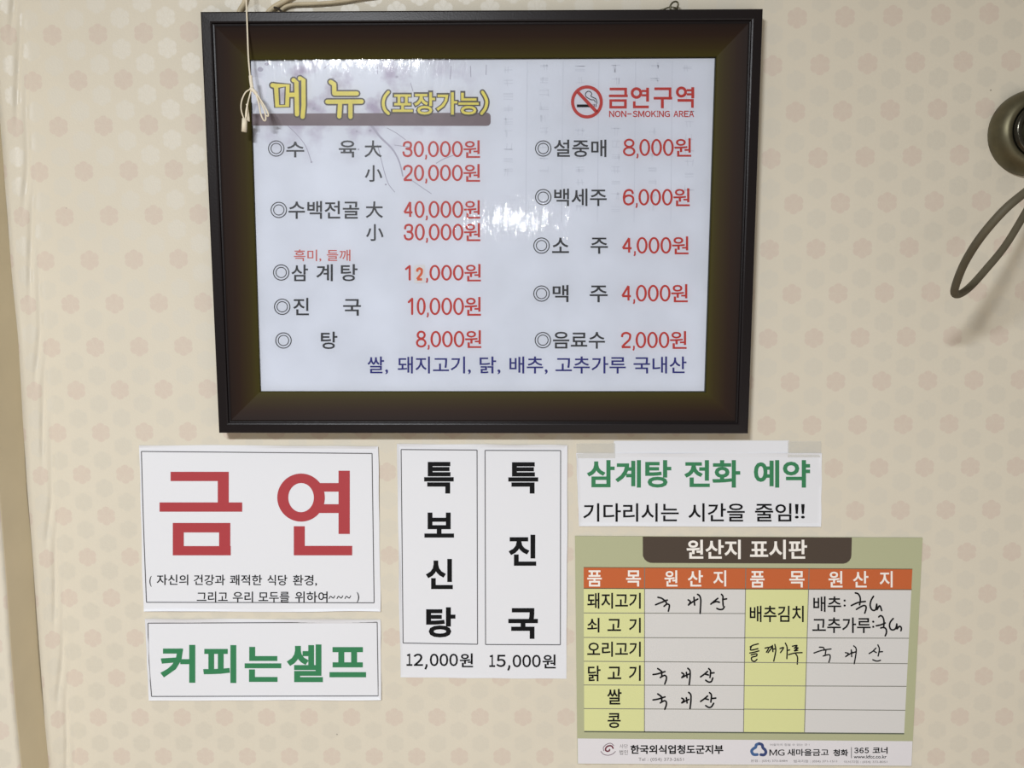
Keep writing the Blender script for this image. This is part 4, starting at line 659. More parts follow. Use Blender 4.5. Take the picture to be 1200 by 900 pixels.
# title in outlined yellow brush letters
def title(lines):
    q = [c4(p, 4.138, 300, 75) for p in lines]
    strokes('letter_outline', q, 8.6, M_OUT, sheet, h3, curve=False)
    strokes('lettering', q, 5.0, M_YEL, sheet, h4, 'yellow title lettering', curve=False)
title([[(80, 103), (97, 106)], [(97, 106), (154, 104), (151, 203), (103, 204), (97, 106)], [(154, 150), (192, 149)], [(182, 78), (196, 88), (199, 244)], [(213, 70), (230, 76), (231, 200), (226, 256)]])
title([[(362, 87), (379, 98)], [(379, 98), (380, 143)], [(380, 143), (489, 143)], [(346, 183), (512, 182)], [(408, 188), (404, 254)], [(458, 188), (458, 256)]])
for y0, y1, pad, m, hh, of, sx in ((106, 136.5, 0, M_OUT, h3, .062, 0), (108.2, 134.3, 2, M_YEL, h4, .016, 0)):
    G('포장가능', 458+pad, y0, 563-pad, y1, m, sheet, hh, of)
par = [[(642, 136), (624, 160), (617, 190), (624, 220), (642, 240)], [(1098, 136), (1112, 160), (1119, 185), (1112, 215), (1094, 240)]]
for p in par:
    q = c4(p, 4.138, 300, 75); strokes('letter_outline', [q], 6.8, M_OUT, sheet, h3); strokes('lettering', [q], 3.4, M_YEL, sheet, h4)
def bullet(cx, cy_):
    flat('bullet_ring', ring_polys(cx, cy_, 9.6, 9.5, 8.5, 8.4), M_MBLACK, sheet, h2)
    flat('bullet_ring', ring_polys(cx, cy_, 6.6, 6.5, 5.6, 5.5), M_MBLACK, sheet, h2)
for q in [(323.7, 174), (326.7, 246), (329.5, 319.3), (330.7, 359.5), (332.2, 399), (636.6, 174), (636.6, 231), (634.6, 287.8), (634.6, 344), (636.2, 398.6)]: bullet(*q)
OFM = .012
def B(t, x0, y0, x1, y1): G(t, x0, y0, x1, y1, M_MBLACK, sheet, h2, OFM)
for t, x0, y0, x1, y1 in [('수', 335.5, 166, 356.5, 184.5), ('육', 397, 164.5, 417.4, 184.5), ('大', 427, 164.5, 447.4, 184.5), ('小', 427.5, 193.5, 448, 213),
    ('수백전골', 338, 235.5, 421, 256.5), ('大', 428.5, 236, 448.8, 255.5), ('小', 429, 262.6, 449.5, 282.4),
    ('삼', 341.5, 310, 361, 329.5), ('계', 370.6, 309.6, 390, 329.5), ('탕', 399.4, 309.5, 419, 329.5),
    ('진', 343.6, 349, 362, 369.4), ('국', 402, 350.5, 423, 370), ('탕', 376, 388.6, 395.4, 409),
    ('설중매', 649, 163.6, 710.6, 184), ('백세주', 649.4, 221, 711, 241.5), ('소', 647, 278.5, 666.8, 296.5), ('주', 692, 278.5, 712.4, 297.4),
    ('맥', 647.6, 334, 666.2, 354), ('주', 691, 334.6, 712, 354.2), ('음료수', 648, 388.8, 709, 408.6)]: B(t, x0, y0, x1, y1)
def comma_(x, y1):
    strokes('lettering', [[(x+.9, y1-3.2), (x+1.0, y1-.6), (x+.9, y1+.6), (x+.0, y1+2.2)]], 1.9, M_MRED, sheet, h2, curve=False, round_=False)
def price(dg_, comma, zeros, x0, x1, y0, y1, wx):
    """x0..x1 = whole price, wx = left edge of the won sign"""
    digits(dg_, x0, y0+.4, comma-1.4, y1-.4, M_MRED, sheet, h2)
    comma_(comma+.3, y1)
    digits(zeros, comma+3.2, y0+.4, wx-.6, y1-.4, M_MRED, sheet, h2)
    G('원', wx, y0-.4, x1, y1+.4, M_MRED, sheet, h2, OFM)
price('30', 498.2, '000', 471.5, 562.6, 164.8, 184.6, 543)
price('20', 498.4, '000', 472, 562.6, 192.6, 212.6, 543)
price('40', 499, '000', 472.6, 562.7, 235, 255.8, 543.4)
price('30', 499.2, '000', 473, 563, 261.8, 282.2, 543.6)
price('10', 500.2, '000', 476.8, 563.6, 348.4, 369.6, 544.3)
price('8', 501.2, '000', 487.4, 564, 387.4, 407.4, 544.8)
price('8', 746, '000', 730, 810, 162.4, 183.2, 790.2)
price('6', 745, '000', 729.6, 808.4, 221, 241.2, 789)
price('4', 742.8, '000', 728.6, 807, 277.4, 297.6, 787.4)
price('4', 742, '000', 728, 806, 333.4, 353.8, 786.4)
price('2', 741.6, '000', 727.4, 804.6, 388.4, 408.4, 785)
digits('1', 473.5, 310.6, 484.6, 328.8, M_MRED, sheet, h2)
flat('price_sticker', [[(485.2, 310.8), (498, 310.4), (498.4, 331.2), (485.4, 331.8)]], M_CELL, sheet, h3, 'small cream correction sticker over one price digit')
digits('2', 487.3, 313.2, 496, 328.8, M_ORNG, sheet, h4, 2.9)
comma_(499.6, 329); digits('000', 503.2, 310.4, 543.4, 328.8, M_MRED, sheet, h2); G('원', 544.2, 309.4, 563.6, 329.8, M_MRED, sheet, h2, OFM)
M_MRED2 = mat('menu_faded_red_ink', (192, 88, 78), .4)
L([('흑미,', 344.5, 376.5), ('들깨', 383, 410.6)], 292.4, 306.6, M_MRED2, sheet, h2, .006)
L([('쌀,', 430.6, 454.8), ('돼지고기,', 466, 551.8), ('닭,', 562, 586.5), ('배추,', 597, 641.8), ('고추가루', 651, 733.4), ('국내산', 742.4, 804.5)], 417.8, 438.6, M_BLUE, sheet, h2, .01)
# no-smoking badge
flat('badge_ring', ring_polys(687.8, 119.4, 18.7, 19.4, 15, 15.7), M_MRED, sheet, h4, 'red ring of the no smoking badge')
strokes('badge_slash', [[(676, 106.5), (700, 132)]], 3.9, M_MRED, sheet, h4, curve=False, round_=False)
flat('cigarette_print', [rect(676, 122.4, 694.6, 125.6)], M_BLACK, sheet, h3); flat('cigarette_print', [rect(695.5, 121.8, 697, 125.4), rect(697.8, 121.6, 699.2, 125.4)], M_SWGR, sheet, h3)
strokes('smoke_print', [c4(p, 7.059, 660, 90) for p in [[(215, 182), (190, 165), (184, 142), (200, 122), (222, 122), (236, 140), (230, 160), (250, 172), (272, 185), (280, 220)], [(215, 182), (232, 190), (255, 192), (266, 210)]]], .9, M_BLACK, sheet, h3)
def k7(l): return [[(660+x/7.059, 90+y/7.059) for x, y in p] for p in l]
def r7(*a): return [(660+x/7.059, 90+y/7.059) for x, y in rect(*a)]
lg = k7([]) + [r7(384, 90, 528, 112), r7(505, 90, 528, 160), r7(378, 147, 534, 168), r7(382, 186, 404, 262), r7(503, 186, 526, 262), r7(382, 186, 526, 206), r7(382, 241, 526, 262)]
flat('lettering', lg, M_MRED, sheet, h2)
def circ(cx, cyy, r, t): return ring_polys(660+cx/7.059, 90+cyy/7.059, r/7.059, r/7.059, (r-t)/7.059, (r-t)/7.059, 20)
flat('lettering', circ(606, 134, 48, 24)+[r7(686, 90, 710, 205), r7(650, 108, 690, 126), r7(650, 144, 690, 162), r7(577, 203, 599, 260), r7(577, 238, 708, 260)], M_MRED, sheet, h2)
flat('lettering', [r7(754, 88, 895, 110), r7(873, 88, 895, 172), r7(748, 166, 902, 188), r7(808, 186, 832, 260)], M_MRED, sheet, h2)
flat('lettering', circ(978, 126, 46, 23)+[r7(1060, 86, 1084, 178), r7(1022, 102, 1064, 120), r7(1022, 136, 1064, 154), r7(946, 184, 1080, 206), r7(1058, 184, 1080, 256)], M_MRED, sheet, h2)
for t, a, b in (('NON', 713.8, 734), ('-', 735.2, 740), ('SMOKING', 741.4, 785), ('AREA', 789.3, 813.3)): FWD(t, a, 129.8, b, 137.2, M_MRED, sheet, h2, .022)
# brass eye and wire end that stick up behind the top rail
e = W(790, 7, .012)
tube('hanging_eye', [e+Vector((.0045*math.cos(a)+.0015*math.sin(a), 0, .0050*math.sin(a))) for a in [k*math.pi/6 for k in range(-2, 10)]], .0011, M_DARKM, frame, 'small tarnished hanging eye')
tube('hanging_wire', [W(768, 13, .006), W(777, 11, .008), W(785, 8.5, .011), W(792, 9.5, .012), W(796, 14, .006)], .0009, M_DARKM, frame)

# ------------------------------------------------------------------ cords above the frame
cd = thing('electric_cord', 'beige electric cords running on the wallpaper behind the top of the picture frame', 'cord', tuple(W(320, 5, .003)))
tube('cord', [W(296, -220, .0038), W(293, -60, .0038), W(290, -25, .0038), W(287.5, 0, .0038), W(281, 13, .0038), W(277, 30, .0037), W(276, 45, .0036)], .0030, M_CORD, cd)
tube('cord', [W(420, -220, .0038), W(400, -110, .0038), W(372, -40, .0038), W(352, -12, .0038), W(334, 1, .0038), W(322, 8, .0038), W(313, 17, .0038), W(306, 34, .0036)], .0033, M_CORD, cd)
tube('cord', [W(327, 15, .0026), W(334, 8.5, .0036), W(345, 5.4, .0036), W(370, 4.4, .0036), W(395, 2.4, .0036), W(420, -1.5, .0036), W(470, -12, .0036), W(530, -50, .0036), W(560, -120, .0036), W(566, -220, .0036)], .0024, M_CORD, cd)
M_CLIP = mat('dark_clip', (48, 40, 34), .6)
tube('cord_clip', [W(321, 8.5, .0072), W(326, 10, .0078), (W(332, 15, .006))], .0011, M_CLIP, cd, 'small dark brown clip')

# ------------------------------------------------------------------ pull string
ps = thing('pull_string', 'thin cream pull string with tied loops and small toggle hanging before the frame', 'string', tuple(W(290, 30, .027)))
tube('string', [W(284, -400, .024), W(287.5, -80, .024), W(288.6, 0, .027), W(289.4, 20, .0272), W(290.4, 50, .0268), W(291.3, 70, .027), W(293, 88, .030), W(295, 104, .032)], .00095, M_STRING, ps, sub=6)
tube('string_sleeve', [W(293.6, 89, .031), W(294.2, 96, .0325), W(295.6, 104, .033)], .0021, M_STRING, ps)
lp = [[(295, 104), (288, 108), (283.3, 118), (282.6, 128), (285, 137), (287, 141)], [(294.5, 105), (291, 118), (288.4, 130), (287.6, 141)],
      [(295, 104), (290.6, 120), (289.2, 134), (291.8, 142), (290.5, 128), (288.8, 122)]]
for p in lp: tube('string_loop', [W(x, y, .034+.002*math.sin(k)) for k, (x, y) in enumerate(p)], .0008, M_STRING, ps, sub=5)
tube('string_knot', [W(294, 103.5, .034), W(298, 107, .036), W(300.4, 110, .035)], .0021, M_STRING, ps)
for k, p in enumerate([[(299, 108), (303, 120), (305.5, 133), (309, 141), (311.5, 140), (310, 130), (304, 117), (299.5, 109)], [(299.5, 108), (308, 121), (313.5, 131), (314.4, 136), (311, 135)]]):
    tube('string_loop', [W(x, y, .037+.003*math.sin(j*.8)) for j, (x, y) in enumerate(p)], .0009, M_STRING, ps, sub=5)
tube('toggle', [W(286.8, 139, .034), W(286, 154.5, .034)], .0031, M_STRING, ps, 'small cream cylindrical toggle', n=16)

# ------------------------------------------------------------------ round fitting with its cable at the right edge
dc = W(1213.5, 154.5, .012)
wf = thing('wall_fitting', 'round tarnished metal wall fitting cut by the right edge, grey cable looping below it', 'fixture', (dc.x, 0, dc.z))
M_DOME = mat('tarnished_chrome', (104, 99, 78), .46, .5, metal=.8, var=.25, vscale=50, bump=.15, bscale=60)
M_RING = mat('dark_chrome_ring', (74, 72, 64), .22, .5, metal=.9)
lathe('base_flange', dc, [(.0555, 0.0), (.0560, .006), (.0545, .013), (.0500, .020), (.0440, .0245), (.0385, .0255), (.0365, .0235)], M_DOME, wf, 'olive tarnished outer ring')
lathe('inner_ring', dc, [(.0368, .006), (.0368, .0235), (.0345, .0285), (.0305, .0300), (.0275, .0280), (.0262, .0180), (.0255, .0100)], M_RING, wf)
lathe('centre_cap', dc, [(.0254, .005), (.0254, .0120), (.0200, .0165), (.0120, .0185), (.0030, .0190)], M_DOME, wf)
tube('cable', [W(1262, 150, .018), W(1275, 175, .045), W(1250, 198, .12), W(1225, 208, .19), W(1200, 226.5, .225), W(1176, 247, .230), W(1150, 277, .215), W(1132, 305, .185), W(1122, 328, .158), W(1118.5, 343, .136),
               W(1125, 344.5, .124), W(1138, 335, .110), W(1156, 315, .096), W(1178, 288, .082), W(1200, 252, .068), W(1216, 222, .055), W(1228, 190, .032), W(1228, 180, .016)], .0041, M_CABLE, wf, 'grey rubber cable', n=14)

# ------------------------------------------------------------------ paper notices
def paper(name, label, Q, seed, amp=.0022, edge=1.0, group=None, curl=(1, 1, 1, 1)):
    """paper sheet taped flat to the wall whose rim lifts a little; Q = corners TL TR BR BL; curl = left right top bottom"""
    c = W(sum(q[0] for q in Q)/4, sum(q[1] for q in Q)/4)
    t = thing(name, label, 'notice', (c.x, 0, c.z), group)
    N = 36; V = []; xs = [0, .004, .009, .015]+[.02+.96*k/(N-6) for k in range(1, N-6)]+[.985, .991, .996, 1]
    n = len(xs)
    wpx = Q[1][0]-Q[0][0]; hpx = Q[3][1]-Q[0][1]
    for v in xs:
        for u in xs:
            x = (Q[0][0]*(1-u)+Q[1][0]*u)*(1-v)+(Q[3][0]*(1-u)+Q[2][0]*u)*v
            y = (Q[0][1]*(1-u)+Q[1][1]*u)*(1-v)+(Q[3][1]*(1-u)+Q[2][1]*u)*v
            if v in (0, 1) : y += edge*noise.noise(Vector((u*4, seed+v*7, 0)))
            if u in (0, 1) : x += edge*noise.noise(Vector((v*4, seed+u*9+3, 0)))
            d = [max(0, 1-u*wpx/3.2)*curl[0], max(0, 1-(1-u)*wpx/3.2)*curl[1], max(0, 1-v*hpx/3.2)*curl[2], max(0, 1-(1-v)*hpx/3.2)*curl[3]]
            h = .0007+amp*(max(d))*max(0, .5+1.1*noise.noise(Vector((u*3.1+seed, v*3.7, seed))))
            V.append(W(x, y, h))
    Fc = [(j*n+i, (j+1)*n+i, (j+1)*n+i+1, j*n+i+1) for j in range(n-1) for i in range(n-1)]
    s = len(V); back = [Vector((p.x, min(p.y+.0003, -.0001), p.z)) for p in V]; V += back
    rim = [i for i in range(n)]+[j*n+n-1 for j in range(1, n)]+[(n-1)*n+i for i in range(n-2, -1, -1)]+[j*n for j in range(n-2, 0, -1)]
    Fc += [(a+s, b+s, b, a) for a, b in zip(rim, rim[1:]+rim[:1])]
    Fc += [(j*n+i+s, j*n+i+1+s, (j+1)*n+i+1+s, (j+1)*n+i+s) for j in range(n-1) for i in range(n-1)]
    obj('paper_sheet', V, Fc, M_PAPER, t, smooth=False)
    return t
HP = .0010
def border(Q, parent, wd=1.05, bow=0):
    ln = []
    for k in range(4):
        a, b = Q[k], Q[(k+1) % 4]
        m_ = ((a[0]+b[0])/2+(bow if k in (3,) else 0), (a[1]+b[1])/2)
        ln.append([a, m_, b])
    strokes('border_line', ln, wd, M_LINE, parent, HP, round_=False)

p1 = paper('no_smoking_notice', 'white paper notice with two huge red syllables and two small black lines', [(163.3, 521.5), (443, 523), (445.8, 716.6), (168.2, 716.9)], 1.3, curl=(.1, 1, 1, 1))
border([(165.6, 529), (436, 531.4), (438.4, 706.4), (171.6, 705.8)], p1, bow=-.4)
def S5(x, y): return (150+x/3.871, 510+y/3.871)
def R5(*a): return [S5(*q) for q in rect(*a)]
flat('lettering', [R5(193, 166, 457, 208), R5(407, 166, 457, 305), R5(143, 305, 518, 347), R5(203, 398, 253, 545), R5(413, 398, 464, 545), R5(203, 398, 464, 441), R5(205, 503, 466, 545)], M_RED, p1, HP, 'large red syllable')
cx_, cy_2 = S5(785, 283)
flat('lettering', ring_polys(cx_, cy_2, 108/3.871, 109/3.871, 58/3.871, 66/3.871, 64)+[R5(955, 161, 1006, 448), R5(868, 217, 957, 256), R5(868, 313, 957, 353), R5(752, 413, 802, 545), R5(752, 502, 1017, 545)], M_RED, p1, HP, 'large red syllable')
def X5(t, a, b): return (t, 150+a/3.871, 150+b/3.871)
L([X5('(', 97, 107), X5('자신의', 130, 273), X5('건강과', 298, 440), X5('쾌적한', 462, 608), X5('식당', 632, 722), X5('환경,', 748, 857)], 673.2, 687.6, M_BLACK, p1, HP, .01, sl=.6)
L([X5('그리고', 312, 452), X5('우리', 475, 567), X5('모두를', 592, 732), X5('위하여', 758, 905)], 693.2, 706, M_BLACK, p1, HP, .01)
strokes('lettering', [[(150+(x0+a*s)/3.871, 510+(735+b)/3.871) for a, b in ((0, 6), (.25, -4), (.5, 0), (.75, 4), (1, -6))] for x0, s in ((912, 26), (948, 26), (984, 26))], 1.0, M_BLACK, p1, HP)
G(')', 418, 694, 421, 706, M_BLACK, p1, HP, .01)

p2 = paper('coffee_notice', 'small white paper notice with five thick green syllables in a thin border', [(169.6, 725.5), (446, 726), (446.6, 820.5), (174.3, 821)], 4.1)
border([(173.3, 730.3), (442, 729.2), (443.3, 815.6), (177.6, 816.2)], p2, bow=-1)
for t, a, b, c, d in [('커', 147, 177, 305, 349), ('피', 341, 178, 491, 350), ('는', 529, 186, 695, 345), ('셀', 720, 175, 884, 346), ('프', 914, 187, 1080, 324)]:
    G(t, 150+a/3.871, 710+b/3.871, 150+c/3.871, 710+d/3.871, M_GREEN, p2, HP, .030, 'thick green syllable')

p3 = paper('special_dish_notice', 'tall white paper notice with two bordered columns of black syllables and prices below', [(465.2, 520), (664.8, 521.6), (663.4, 795.4), (469.2, 793.8)], 7.7)
border([(470, 526.8), (559, 527.4), (559.6, 755), (472.4, 753.6)], p3); border([(568.4, 527.8), (657, 528), (656.7, 755.6), (569, 755.3)], p3)
for t, a, b, c, d in [('특', 141, 94, 245, 205), ('보', 142, 272, 246, 360), ('신', 147, 435, 242, 541), ('탕', 148, 605, 251, 711), ('특', 437, 95, 542, 205), ('진', 438, 350, 535, 459), ('국', 437, 608, 541, 716)]:
    G(t, 450+a/3, 510+b/3, 450+c/3, 510+d/3, M_BLACK, p3, HP, .030, 'bold black syllable')
for d1, x, y in (('12', 0, 0), ('15', 291, 4)):
    f = lambda a, b, c, d: (450+(a+x)/3, 510+(b+y)/3, 450+(c+x)/3, 510+(d+y)/3)
    FWD(d1, *f(79, 768, 137, 811), M_BLACK, p3, HP, .018); strokes('lettering', [[f(149, 805, 0, 0)[:2], f(150, 811, 0, 0)[:2], f(145, 823, 0, 0)[:2]]], 2.2, M_BLACK, p3, HP, curve=False, round_=False)
    FWD('000', *f(161, 768, 260, 812), M_BLACK, p3, HP, .018); G('원', *f(266, 767, 313, 816), M_BLACK, p3, HP, .016)

p4 = paper('phone_booking_notice', 'white paper notice with a green line over a black line, topmost right below the frame', [(675, 531), (963.2, 531), (962.2, 617.6), (678.5, 616.6)], 2.2, amp=.0012, edge=.6)
flat('paper_tab', [[(719.5, 516.6), (924.6, 516.2), (924.6, 532), (719.5, 532)]], M_PAPER, p4, .0006, 'white strip sticking out above the notice')
flat('tape', [rect(675.5, 519.5, 721, 537)], M_TAPE, p4, .0012); flat('tape', [rect(923, 517, 962.5, 536)], M_TAPE, p4, .0012)
def X4(t, a, b): return (t, 660+a/3.75, 660+b/3.75)
L([X4('삼계탕', 104, 475), X4('전화', 532, 778), X4('예약', 838, 1085)], 539.2, 571.4, M_GREEN, p4, HP, .026, 'green line of lettering')
L([X4('기다리시는', 88, 508), X4('시간을', 550, 798), X4('줄임', 843, 1003)], 589.8, 611.4, M_BLACK, p4, HP, .012)
for a in (1018, 1045): FWD('!', 660+a/3.75, 590.8, 660+(a+17)/3.75, 607.6, M_BLACK, p4, HP, .006)

# ------------------------------------------------------------------ origin board
bc = W(877, 762)
bd = thing('origin_board', 'olive green printed board with a table of yellow and grey cells and orange headings', 'sign', (bc.x, 0, bc.z))
BQ = [(673.8, 628.4), (1081.2, 630.4), (1068.3, 898), (676.8, 895.2)]
panel = quadbox('board_panel', BQ, .0004, .0022, M_BGREEN, bd)
b1, b2, b3, b4 = .0023, .0024, .0025, .0026
flat('footer_strip', [[(676.9, 865.4), (1069.4, 868.6), (1068.2, 897.6), (677.2, 894.9)]], M_STRIP, panel, b1, 'white footer strip with small print')
tab = [(753.2, 628.8), (998.3, 629.9), (997.8, 650)]+[(987.8+10*math.cos(a), 650.6+10*math.sin(a)) for a in (.3, .7, 1.1, 1.5)]+[(765, 659.7)]+[(764+11*math.cos(a), 648.7+11*math.sin(a)) for a in (1.75, 2.1, 2.5, 2.9)]
flat('title_tab', [tab], M_BROWN, panel, b1, 'dark brown title tab')
# grid of the table: x of each column line at top and bottom, y of each row at left, middle and right
def gx(k, y): a = [(684, 684.6), (755.4, 755.2), (874, 871.3), (948.2, 942.7), (1069.3, 1059.6)][k]; return a[0]+(a[1]-a[0])*(y-666)/192
YH = (664.9, 666.9)
def gy(tab_, k, s):
    Lr = [(689.3, 690.2), (718.3, 719), (747, 747.6), (774.9, 776.2), (802.7, 803.4), (830.4, 831.4), (857, 858.3)]
    Rr = [(690.2, 691.2), (719, 719.4), (747.3, 748), (776.2, 777.7), (803.6, 804.3), (831, 832.4), (857.9, 859.6)]
    a = (Lr if tab_ == 0 else Rr)[k]; return a[0]+(a[1]-a[0])*s
def cell(c0, tab_, r0, r1, m, label=None, name='table_cell'):
    def pt(c, r, s): y = gy(tab_, r, s); return (gx(c, y), y)
    s0, s1 = (0, .38) if c0 % 2 == 0 else (.38, 1)
    flat(name, [[pt(c0, r0, s0), pt(c0+1, r0, s1), pt(c0+1, r1, s1), pt(c0, r1, s0)]], m, panel, b1, label)
for c0 in range(4):
    ya = YH[0]+(YH[1]-YH[0])*c0/4; yb = YH[0]+(YH[1]-YH[0])*(c0+1)/4
    tb = 0 if c0 < 2 else 1; s0, s1 = (0, .38) if c0 % 2 == 0 else (.38, 1)
    flat('heading_cell', [[(gx(c0, ya), ya), (gx(c0+1, yb), yb), (gx(c0+1, 690), gy(tb, 0, s1)), (gx(c0, 690), gy(tb, 0, s0))]], M_HEAD, panel, b1)
for r in range(6):
    cell(0, 0, r, r+1, M_ITEM, name='item_cell'); cell(1, 0, r, r+1, M_CELL, name='origin_cell')
for r0, r1 in ((0, 2), (2, 3), (3, 4), (4, 5), (5, 6)):
    cell(2, 1, r0, r1, M_ITEM, name='item_cell'); cell(3, 1, r0, r1, M_CELL, name='origin_cell')
for r in range(1, 6):
    strokes('table_line', [[(gx(0, 700), gy(0, r, 0)), (gx(2, gy(0, r, 1)), gy(0, r, 1))]], .9, M_TLINE, panel, b2, curve=False, round_=False)
for r in range(2, 6):
    strokes('table_line', [[(gx(2, gy(1, r, 0)), gy(1, r, 0)), (gx(4, gy(1, r, 1)), gy(1, r, 1))]], .9, M_TLINE, panel, b2, curve=False, round_=False)
for k in (1, 2, 3):
    strokes('table_line', [[(gx(k, 665.6), 665.8), (gx(k, 858), 858)]], .9, M_TLINE, panel, b2, curve=False, round_=False)
for a, b, wd in (((684, 664.9), (1069.3, 666.9), .8), ((684, 689.5), (1068.6, 691), 1.1), ((684.6, 857.3), (1059.6, 859.8), 1.6)):
    strokes('table_line', [[a, b]], wd, mat('dark_table_line', (108, 84, 60) if wd < 1.5 else (96, 102, 88), .4), panel, b2, curve=False, round_=False)
L([('원산지', 804.6, 868), ('표시판', 879, 945.8)], 632.5, 655.2, M_WHITE, panel, b2, .022, 'white title lettering')
for t, a, b in [('품', 688.2, 705.2), ('목', 733.7, 751), ('원', 778.6, 794), ('산', 806, 823.8), ('지', 835.8, 851)]: G(t, a, 668.4, b, 687.3, M_WHITE, panel, b2, .016)
for t, a, b in [('품', 879.2, 896), ('목', 925, 942.8), ('원', 970.8, 987.4), ('산', 999.6, 1017.6), ('지', 1030.8, 1046)]: G(t, a, 669.2, b, 688.4, M_WHITE, panel, b2, .016)
def K5(t, a, b, c, d, of=.016): G(t, 670+a/5.624, 620+b/5.624, 670+c/5.624, 620+d/5.624, M_MARK, panel, b2, of)
K5('돼지고기', 102, 420, 455, 525); K5('쇠', 102, 585, 183, 682); K5('고', 235, 592, 325, 672); K5('기', 377, 585, 455, 684); K5('오리고기', 102, 742, 455, 842)
def K7(t, a, b, c, d, of=.016, m=M_MARK, sc_=5.714, ox=670, oy=770): G(t, ox+a/sc_, oy+b/sc_, ox+c/sc_, oy+d/sc_, m, panel, b2, of)
K7('닭', 108, 58, 193, 162); K7('고', 240, 64, 332, 148); K7('기', 382, 55, 462, 160); K7('쌀', 237, 213, 334, 318); K7('콩', 240, 375, 328, 475)
def K6(t, a, b, c, d, of=.014): G(t, 870+a/5.4545, 620+b/5.4545, 870+c/5.4545, 620+d/5.4545, M_MARK, panel, b2, of)
K6('배추김치', 47, 490, 392, 595); K6('배추', 453, 430, 632, 530); K6(':', 646, 450, 661, 496); K6('고추가루', 447, 565, 820, 665); K6(':', 829, 585, 844, 632)
# handwriting
def hand(lines, s, ox, oy, wd): strokes('handwriting', [c4(p, s, ox, oy) for p in lines], wd, M_MARK, panel, b2)
HW = 'black marker handwriting'
hand([[(160, 100), (205, 112), (240, 140)], [(133, 187), (200, 160), (270, 132)], [(232, 205), (265, 180), (292, 188), (292, 220), (283, 262)], [(245, 135), (262, 172)]], 10, 755, 690, 2.0)
hand([[(515, 130), (540, 152), (518, 190)], [(518, 190), (560, 158), (628, 120)], [(582, 100), (590, 190)], [(625, 65), (650, 85), (662, 130), (660, 200), (655, 288)]], 10, 755, 690, 2.0)
hand([[(780, 180), (820, 145), (862, 112)], [(800, 165), (845, 150), (880, 158)], [(905, 65), (922, 90), (920, 130), (925, 200)], [(920, 125), (965, 118)], [(850, 230), (885, 243), (920, 238), (938, 210)]], 10, 755, 690, 2.0)
for dy in (0, 297):
    e2 = 10 if dy else 0
    hand([[(158, 85+dy), (195, 112+dy), (205, 135+dy)], [(103, 155+dy), (160, 146+dy), (243, 120+dy)], [(205, 120+dy), (205, 180+dy)], [(188, 190+dy), (235, 165+dy), (258, 180+dy), (258, 215+dy), (240, 265+dy)]], 10, 755, 775, 2.0)
    hand([[(440, 135+dy), (465, 155+dy), (440, 190+dy)], [(440, 190+dy), (490, 165+dy), (522, 150+dy)], [(493, 130+dy), (502, 190+dy)], [(510+e2, 82+dy*.95), (535+e2, 110+dy*.95), (537+e2, 180+dy*.95), (526+e2, 274+dy*.95)]], 10, 755, 775, 2.0)
    hand([[(660, 182+dy*.97), (705, 150+dy*.97), (742, 118+dy*.97)], [(712, 150+dy*.97), (752, 160+dy*.97)], [(755+e2, 85+dy*.95), (777+e2, 115+dy*.95), (770+e2, 190+dy*.97)], [(775+e2, 140+dy), (818+e2*2, 134+dy)], [(720, 222+dy), (755, 243+dy), (787, 235+dy), (803+e2, 195+dy)]], 10, 755, 775, 2.0)
hand([[(298, 65), (340, 78), (372, 130), (375, 190), (365, 250)], [(235, 262), (340, 215), (455, 198)], [(315, 322), (375, 285), (430, 262), (465, 278), (462, 330), (445, 380)]], 13.333, 980, 690, 2.0)
hand([[(582, 118), (545, 180), (530, 250), (545, 310), (580, 338), (615, 322), (632, 240)], [(632, 240), (636, 325)], [(640, 322), (668, 272), (688, 275), (710, 340)]], 13.333, 980, 690, 2.0)
hand([[(665, 440), (690, 420), (725, 440), (745, 500), (742, 590)], [(625, 578), (690, 565), (765, 535)], [(695, 612), (740, 605), (775, 625), (785, 680), (765, 735)]], 13.333, 980, 690, 2.0)
hand([[(890, 465), (845, 520), (832, 580), (850, 630), (890, 642), (930, 615), (945, 550)], [(945, 550), (950, 625)], [(950, 625), (985, 588), (1010, 598), (1018, 625), (1010, 655)]], 13.333, 980, 690, 2.0)
s6 = 6.316
hand([[(58, 82), (80, 70), (118, 60)], [(66, 80), (62, 106), (115, 96)], [(55, 128), (88, 122), (122, 112)], [(65, 142), (104, 134), (104, 150), (70, 160), (70, 182), (90, 190), (108, 175)]], s6, 870, 745, 1.6)
hand([[(168, 92), (195, 88), (178, 122)], [(195, 88), (222, 80), (190, 125)], [(222, 72), (226, 118)], [(226, 100), (243, 96)], [(240, 65), (247, 110), (232, 188)]], s6, 870, 745, 1.6)
hand([[(278, 95), (305, 88), (282, 125)], [(318, 55), (331, 90), (329, 170)], [(331, 110), (350, 105)]], s6, 870, 745, 1.6)
hand([[(370, 78), (405, 72), (385, 92)], [(385, 92), (412, 90), (384, 112), (410, 108)], [(342, 140), (390, 128), (442, 125)], [(392, 130), (408, 160), (406, 210)]], s6, 870, 745, 1.6)
hand([[(570, 85), (600, 88), (606, 108)], [(530, 128), (590, 108), (656, 98)], [(618, 108), (612, 148)], [(598, 150), (642, 140), (650, 160), (640, 196)]], s6, 870, 745, 1.6)
hand([[(762, 125), (785, 133), (764, 155)], [(764, 155), (795, 135), (815, 122)], [(806, 105), (809, 155)], [(815, 128), (840, 118)], [(824, 75), (843, 105), (828, 207)]], s6, 870, 745, 1.6)
hand([[(938, 132), (965, 115), (988, 92)], [(968, 112), (992, 125)], [(1003, 68), (1014, 100), (1005, 150)], [(1010, 120), (1037, 118)], [(965, 178), (995, 188), (1022, 182)]], s6, 870, 745, 1.6)
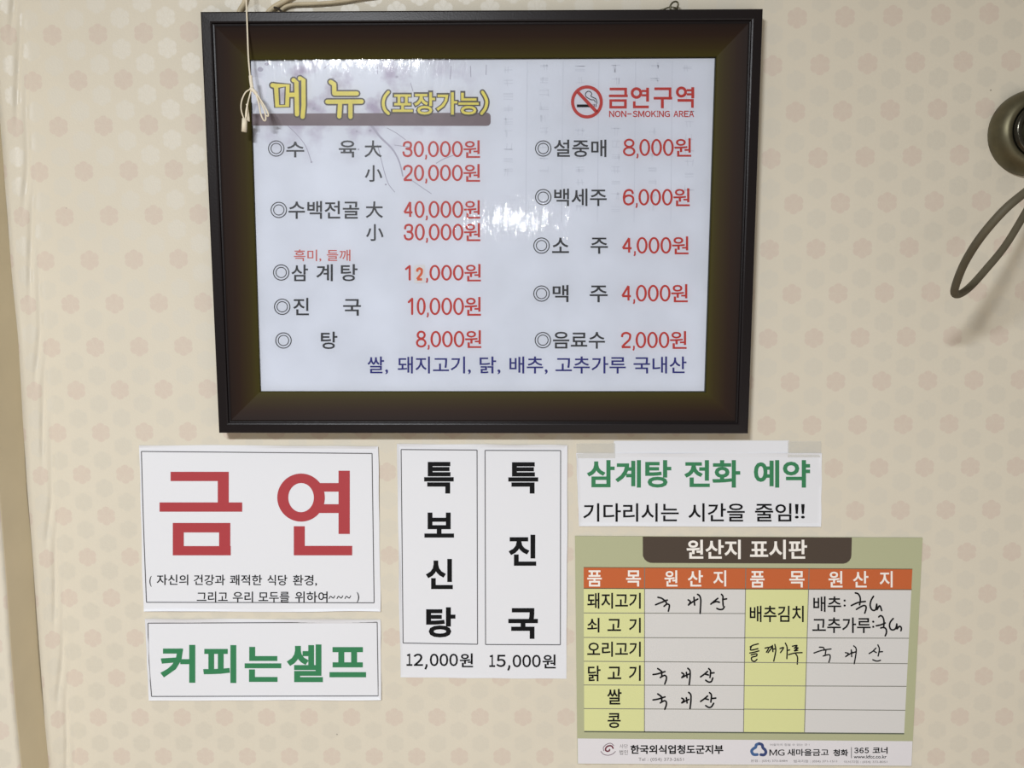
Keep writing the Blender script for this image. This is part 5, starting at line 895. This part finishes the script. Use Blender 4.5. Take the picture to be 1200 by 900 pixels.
# footer print
strokes('emblem', [c4([(325, 245), (318, 265), (285, 272), (262, 252), (272, 212), (310, 188), (355, 190), (380, 225)], 13.33, 690, 860)], 1.7, M_SWIRL, panel, b2, 'maroon swirl emblem')
strokes('emblem', [c4(p, 13.33, 690, 860) for p in ([(190, 275), (230, 318), (300, 335), (370, 315), (415, 275)], [(235, 262), (228, 215), (275, 165), (345, 148), (390, 185)])], .9, M_SWGR, panel, b2)
K7('사단', 320, 583, 376, 610, .0, M_TINY); K7('법인', 320, 622, 376, 654, .006, M_TINY)
K7('한국외식업청도군지부', 393, 588, 1015, 649, .03)
K7('Tel : (054) 373-2651', 447, 674, 750, 702, .0, M_TINY)
lb = [(190, 265), (140, 262), (118, 220), (140, 190), (170, 170), (178, 140), (215, 125)]
strokes('emblem', [c4(lb, 10.909, 870, 860)], 3.4, M_LOGO, panel, b2, 'blue trefoil emblem, left half')
strokes('emblem', [c4([(215, 125), (252, 140), (262, 178), (290, 205), (300, 240), (275, 268), (235, 266)], 10.909, 870, 860)], 3.4, M_LOGO2, panel, b2, 'navy trefoil emblem, right half')
def K8(t, a, b, c, d, of=.02, m=M_MARK): K7(t, a, b, c, d, of, m, 5.4545, 870, 770)
FWD('MG', 901.6, 878.3, 919.5, 885.6, M_MARK, panel, b2, .012); K8('새마을금고', 286, 587, 552, 632, .02); K8('청화', 580, 590, 676, 634, .03)
strokes('divider', [c4([(697, 576), (697, 646)], 5.4545, 870, 770)], .7, M_MARK, panel, b2, curve=False, round_=False)
FWD('365', 1001, 876.2, 1018.2, 882.7, M_MARK, panel, b2, .03, gap=.2); K8('코너', 832, 575, 928, 618, .03); K8('www.kfcc.co.kr', 712, 626, 922, 648, .012)
K8('어울까지 힘될 수 있는 곳 !', 176, 553, 428, 568, 0, M_TINY)
K8('본점 : (054) 373-8484', 54, 655, 288, 674, 0, M_TINY); K8('범곡지점 : (054) 371-1511', 328, 657, 605, 677, 0, M_TINY); K8('이서지점 : (054) 372-8051', 650, 661, 925, 681, 0, M_TINY)

flush_text()
